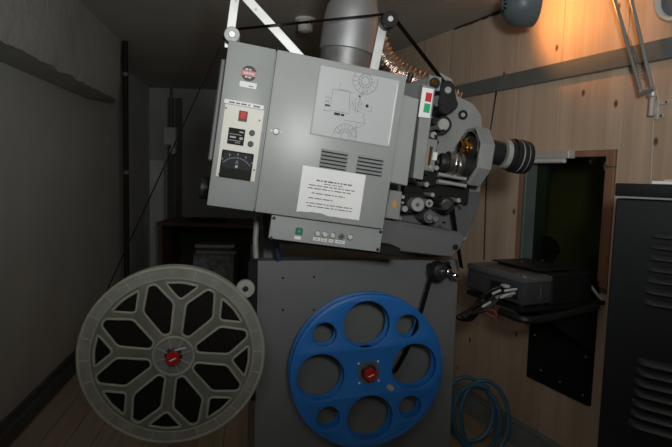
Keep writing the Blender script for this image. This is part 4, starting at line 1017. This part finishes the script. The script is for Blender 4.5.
cabl([EYE+ray(491, 303)*2.44, EYE+ray(484, 308)*2.45, EYE+ray(476, 313)*2.47, EYE+ray(469, 315)*2.5], .004, 'cable')
a = EYE+ray(470, 315)*2.5; s = MB(); s.lathe(a, (-1, -.4, 0), [(.006, 0), (.006, .01), (.003, .012), (.003, .022)], 12); s.build('plug_tip', M['chrome'], VP_)
cabl([EYE+ray(483, 310)*2.44, EYE+ray(490, 315)*2.43, EYE+ray(496, 316)*2.42, EYE+ray(495, 311)*2.42, EYE+ray(487, 309)*2.43], .0025, 'redcable')
# thick cable bundle along the shelf front
cabl([VF.P(-.02, .12, -.04), VF.P(.0, -.005, -.048), VF.P(.08, -.022, -.05), VF.P(.2, -.022, -.045), VF.P(.32, -.02, -.03), VF.P(.44, -.018, -.02)], .018, 'cable')
# shelf
vw = Wd.L(VF.P(0, 0, 0))
SHF = thing('projector_shelf', 'black bracketed shelf carrying the video projector in front of the window', 'shelf', VF.M((0, 0, -.025)))
xw = -Wd.L(VF.P(0, 0, 0)).y                          # distance to the wall plane along VF.x
s = MB(); s.box(VF, .0, xw-.036, .0, vy, -.022, -.0005, .003); s.build('board', M['blackm'], SHF)
for y_ in (.05, vy-.08):
    s = MB(); v0 = [VF.P(xw-.036, y_, -.022), VF.P(.12, y_, -.022), VF.P(xw-.036, y_, -.28)]; v1 = [q+VF.ey*.012 for q in v0]
    s.add(v0+v1, [(0, 1, 2), (5, 4, 3), (0, 3, 4, 1), (1, 4, 5, 2), (2, 5, 3, 0)]); s.build('bracket', M['blackm'], SHF)
bx0, bx1 = Wd.hit(529, 372).x, Wd.hit(591, 410).x; bz0 = (Wd.hit(529, 372).z+Wd.hit(590, 410).z)/2
s = MB(); s.box(Wd, bx0, bx1, -.02, -.0005, bz0, 1.06, .002)
BPN = thing('wall_board', 'black board screwed to the pine wall under the projection window', 'board', Wd.M((bx0, 0, bz0))); s.build('panel', M['blackm'], BPN)
for q in ((541, 370), (560, 382), (586, 357), (583, 395), (535, 335)):
    c = Wd.W(*q, -.02); s = MB(); s.cyl(c, c-Wd.ey*.003, .006, n=12, ch=.001); s.build('screw', M['knobgrey'], BPN)
# small clutter on the shelf end by the window frame
cw_ = Wd.hit(595, 294, -.08)
s = MB(); s.tube([Wd.W(589, 292, -.06), Wd.W(592, 287, -.07), Wd.W(596, 293, -.07), Wd.W(600, 298, -.06), Wd.W(603, 300, -.05)], .007, 8)
tag(s.build('cable_plug', M['whitecable'], None, Wd.M((cw_.x, -.07, cw_.z))), 'pale cable end beside the right frame of the projection window', 'cable')

# dark rounded shape standing in the window recess behind the pane
hq = Wd.hit(545.5, 250, .105); rH = px_r(Wd.P(*hq), 17); zt_ = Wd.hit(545.5, 236, .105).z
s = MB(); cH = Wd.P(hq.x, .105, wz0+.031)
hh_ = zt_-wz0-.031-rH*.8
pr = [(rH*.6, 0), (rH*.6, hh_*.5), (rH*.8, hh_*.75)] + [(rH*math.cos(math.radians(a)), hh_+rH*.8*math.sin(math.radians(a))) for a in range(0, 86, 12)] + [(.001, hh_+rH*.8)]
vsc = MB(); s.lathe(cH, (0, 0, 1), pr, 28)
s.v = [cH+(q-cH)-Wd.ey*((q-cH).dot(Wd.ey)*.5) for q in s.v]
tag(s.build('rounded_hood', M['blackm'], None, Tm(cH)), 'black rounded shape in the window recess behind the video projector', 'hood')

# ================================================================== EQUIPMENT RACK
ra_ = math.radians(-40)
rc0 = EYE+ray(617, 183)*1.75
RK = Fr((rc0.x, rc0.y, 0), (math.cos(ra_), math.sin(ra_), 0), (-math.sin(ra_), math.cos(ra_), 0))
RZ = rc0.z; RW, RD = .60, .46
RT = thing('equipment_rack', 'tall black steel equipment rack with louvered side at the right edge', 'cabinet', RK.M())
s = MB(); s.box(RK, 0, RW, .003, RD, .03, RZ-.05, .004); s.box(RK, .02, RW-.02, .02, RD-.02, 0, .035); s.build('cabinet_body', M['rack'], RT)
zl = RK.hit(616, 196.5).z
s = MB(); s.box(RK, -.004, RW+.004, -.004, RD+.002, zl+.002, RZ, .004, 2); s.build('lid', M['rack'], RT)
s = MB(); s.box(RK, -.001, RW+.001, -.006, .01, zl-.004, zl+.002, .001); s.build('lid_seam', M['duct_grey'], RT)
def rl_row(px, py):
    a = RK.hit(px, py, 0); L_ = .36; h_ = .021
    s = MB(); n = 7; vs, fs = [], []
    xs_ = [a.x, a.x+.006, a.x+.02, a.x+.035, a.x+L_-.035, a.x+L_-.02, a.x+L_-.006, a.x+L_]; am = [0, .35, .8, 1, 1, .8, .35, 0]
    for x_, k_ in zip(xs_, am):
        for (y_, z_) in ((.003, h_*.55), (-.012*k_, h_*.32), (-.022*k_, -h_*.25), (.002, -h_*.35)):
            vs.append(RK.P(x_, y_, a.z+z_))
    for i in range(len(xs_)-1):
        for k in range(3): fs.append((i*4+k, i*4+k+1, (i+1)*4+k+1, (i+1)*4+k))
    s.add(vs, fs); s.build('louver', M['rack_louver_lit'], RT)
for i in range(7): rl_row(651-i*1.35, 235+i*11.05)
for i in range(7): rl_row(638-i*1.6, 361+i*10.2)
# papers on the rack
p0 = RK.hit(652, 180, .03)
s = MB(); s.box(RK, p0.x, p0.x+.21, .03, .32, RZ+.0005, RZ+.010, .001); tag(s.build('paper_stack', M['paper'], None, RK.M((p0.x, .03, RZ))), 'thin stack of pale papers lying on the black rack', 'papers')
s = MB(); s.box(RK, p0.x+.03, p0.x+.20, .05, .29, RZ+.0108, RZ+.016, .001); tag(s.build('booklet', mat('booklet_pink', (.62, .42, .36), .6), None, RK.M((p0.x+.03, .05, RZ+.0108))), 'pinkish booklet on top of the papers on the rack', 'booklet')

# ================================================================== HOSE ON THE FLOOR
hcn = EYE+ray(476, 416)*2.95
random.seed(11)
pts = []
turns = 3.4; NN = 220
vr = Vector((1, 0, 0)); vu = Vector((0, .25, 1)).normalized(); vf = Vector((0, 1, 0))
for i in range(NN+1):
    t = i/NN; a = 2*PI*turns*t+1.2
    ra1 = .125+.022*math.sin(a*.37+1)+.014*math.sin(a*.21); rb1 = .175+.02*math.sin(a*.29)
    c = hcn+vr*(.035*math.sin(t*5.2)-.0)+vf*(-.06+.13*t)+Vector((0, 0, .015*math.sin(t*9)))
    p_ = c+vr*ra1*math.cos(a)+vu*rb1*math.sin(a); p_.z = max(p_.z, .014); pts.append(p_)
pts += [pts[-1]+Vector((.05, -.06, -.03)), pts[-1]+Vector((.08, -.16, -.05))]
for q in pts: q.z = max(q.z, .014)
s = MB(); s.tube(pts, .0125, 10); tag(s.build('hose', M['hose'], None, Tm((hcn.x, hcn.y, 0))), 'coiled blue hose standing on the floor between pedestal and pine wall', 'hose')
s = MB(); a = hitp(470, 446, (0, 0, .012), Vector((0, 0, 1))); b = hitp(486, 436, (0, 0, .012), Vector((0, 0, 1))); c = hitp(500, 422, (0, 0, .02), Vector((0, 0, 1)))
s.tube([a, b, b.lerp(c, .6), c+Vector((0, 0, .05))], .006, 8); tag(s.build('white_cable', M['whitecable'], None, Tm(a)), 'short white cable lying on the floor in front of the blue hose', 'cable')

# ================================================================== FAR LEFT CORNER
# vertical conduit at the end of the beam
cx_ = Lw.hit(122.5, 60, by+.02); top = Lw.P(cx_.x, .02, 0)
c1 = Lw.hit(124.5, 150, .02)
CD = thing('conduit', 'dark vertical pipe at the end of the ceiling beam', 'pipe', Tm(Lw.P(xe+.03, by-.035, 0)))
base = Lw.P(xe+.03, by-.035, 0)
s = MB(); s.cyl(base, base+Vector((0, 0, CEIL)), .022, n=16); s.build('pipe', M['blackm'], CD)
for z_ in (.6, 1.5, 2.3):
    s = MB(); s.cyl(base+Vector((0, 0, z_)), base+Vector((0, 0, z_+.03)), .027, n=16, ch=.003); s.build('pipe_clip', M['dgrey'], CD)
# back wall frame: x right, y into the wall
BW = Fr((0, BACK, 0), (1, 0, 0), (0, 1, 0))
a = BW.hit(150, 160, -.03); b = BW.hit(164.5, 240, -.03)
PNL = thing('narrow_board', 'pale narrow board standing against the far wall beside the desk', 'board', BW.M((a.x, -.03, 0)))
s = MB(); s.box(BW, a.x, b.x, -.06, -.02, 0, a.z, .004); s.build('panel', M['pale'], PNL)
s = MB(); s.box(BW, a.x+.01, b.x-.01, -.064, -.058, .05, a.z-.05, .002); s.build('face', M['pale'], PNL)
a = BW.hit(163.5, 127, -.1); b = BW.hit(175.5, 145, -.1)
JB = thing('junction_box', 'small pale electrical box on the far wall above the desk', 'electrical box', BW.M(((a.x+b.x)/2, 0, b.z)))
s = MB(); s.box(BW, a.x, b.x, -.1, -.005, b.z, a.z, .008); s.build('box', M['pale'], JB)
s = MB(); xm = (a.x+b.x)/2; s.cyl(BW.P(xm, -.03, a.z-.01), BW.P(xm, -.03, CEIL), .018, n=12); s.build('conduit', M['dgrey'], JB)
s = MB(); c = BW.hit(173, 151, -.08); s.lathe(BW.P(c.x, -.08, c.z), (0, -1, 0), [(.04, 0), (.04, .02), (.03, .03), (.001, .032)], 18); s.box(BW, c.x-.02, c.x+.02, -.085, -.006, c.z-.02, b.z+.005); s.build('knob_switch', M['white'], JB)
a = BW.hit(166, 150, -.06); b = BW.hit(181, 150, -.06)
PS = thing('timber_post', 'dark timber post behind the electrical box at the far wall', 'post', BW.M(((a.x+b.x)/2, 0, 0)))
s = MB(); s.box(BW, a.x, (a.x+b.x)/2-.003, -.004, -.0005, 0, CEIL-.12, .001); s.build('board', M['post_wood'], PS)
s = MB(); s.box(BW, (a.x+b.x)/2+.003, b.x, -.004, -.0005, 0, CEIL-.12, .001); s.build('board', M['post_wood'], PS)
# desk
dy = 5.75
dz_ = (hitp(157, 222, (0, dy, 0), Vector((0, 1, 0)))).z
dx0_ = hitp(156, 222, (0, dy, 0), Vector((0, 1, 0))).x; dx1_ = dx0_+1.18
DKF = Fr((dx0_, dy, 0), (1, 0, 0), (0, 1, 0))
DK = thing('desk', 'dark brown wooden desk with open shelf in the far corner', 'desk', DKF.M())
w_ = dx1_-dx0_; dd = .75
s = MB(); s.box(DKF, 0, w_, 0, dd, dz_-.04, dz_, .004); s.build('desk_top', M['desk_wood'], DK)
s = MB(); s.box(DKF, .02, .06, .02, dd-.02, 0, dz_-.04, .003); s.build('side_panel', M['desk_wood'], DK)
s = MB(); s.box(DKF, w_-.06, w_-.02, .02, dd-.02, 0, dz_-.04, .003); s.build('side_panel', M['desk_wood'], DK)
s = MB(); s.box(DKF, .06, w_-.06, dd-.05, dd-.03, .1, dz_-.04); s.build('back_panel', M['dark_wood'], DK)
zs1 = hitp(200, 263, (0, dy+.1, 0), Vector((0, 1, 0))).z
zs2 = hitp(200, 284, (0, dy+.1, 0), Vector((0, 1, 0))).z
s = MB(); s.box(DKF, .06, w_-.06, .05, dd-.05, zs2-.02, zs2, .002); s.build('shelf', M['desk_wood'], DK)
# things on the desk
def on_desk(px0, px1, y0, y1, z0, h, name, label, cat, m, grp=None, rz=0):
    a = hitp(px0, 240, (0, dy+y0, 0), Vector((0, 1, 0))).x-dx0_; b = hitp(px1, 240, (0, dy+y0, 0), Vector((0, 1, 0))).x-dx0_
    cx, cy = (a+b)/2, (y0+y1)/2; f2 = Fr(DKF.P(cx, cy, z0), (math.cos(rz), math.sin(rz), 0), (-math.sin(rz), math.cos(rz), 0))
    s = MB(); s.box(f2, -(b-a)/2, (b-a)/2, -(y1-y0)/2, (y1-y0)/2, 0, h, .002); return tag(s.build(name, m, None, f2.M()), label, cat, grp)
on_desk(193, 234, .10, .40, zs2+.001, .33, 'picture_box', 'pale printed box on the desk shelf', 'box', mat('printed_box', (.22, .23, .25), .6, var=.6, vs=14))
zz = zs2+.333
for i, (a, b, h, c, lb2) in enumerate(((195, 235, .035, (.34, .35, .33), 'lowest of the magazines piled on the box in the desk'), (197, 231, .03, (.09, .1, .1), 'dark magazine in the middle of the pile in the desk'), (194, 233, .035, (.45, .45, .42), 'topmost pale magazine of the pile in the desk'))):
    on_desk(a, b, .12, .38, zz, h, 'magazine', lb2, 'magazine', mat('magazine_cover', c, .5), 'magazines in the desk', (.05, -.08, .1)[i]); zz += h+.001
on_desk(188, 222, .12, .40, dz_+.001, .03, 'folder', 'dark flat folder lying on the far desk', 'folder', M['blackm'], None, .1)
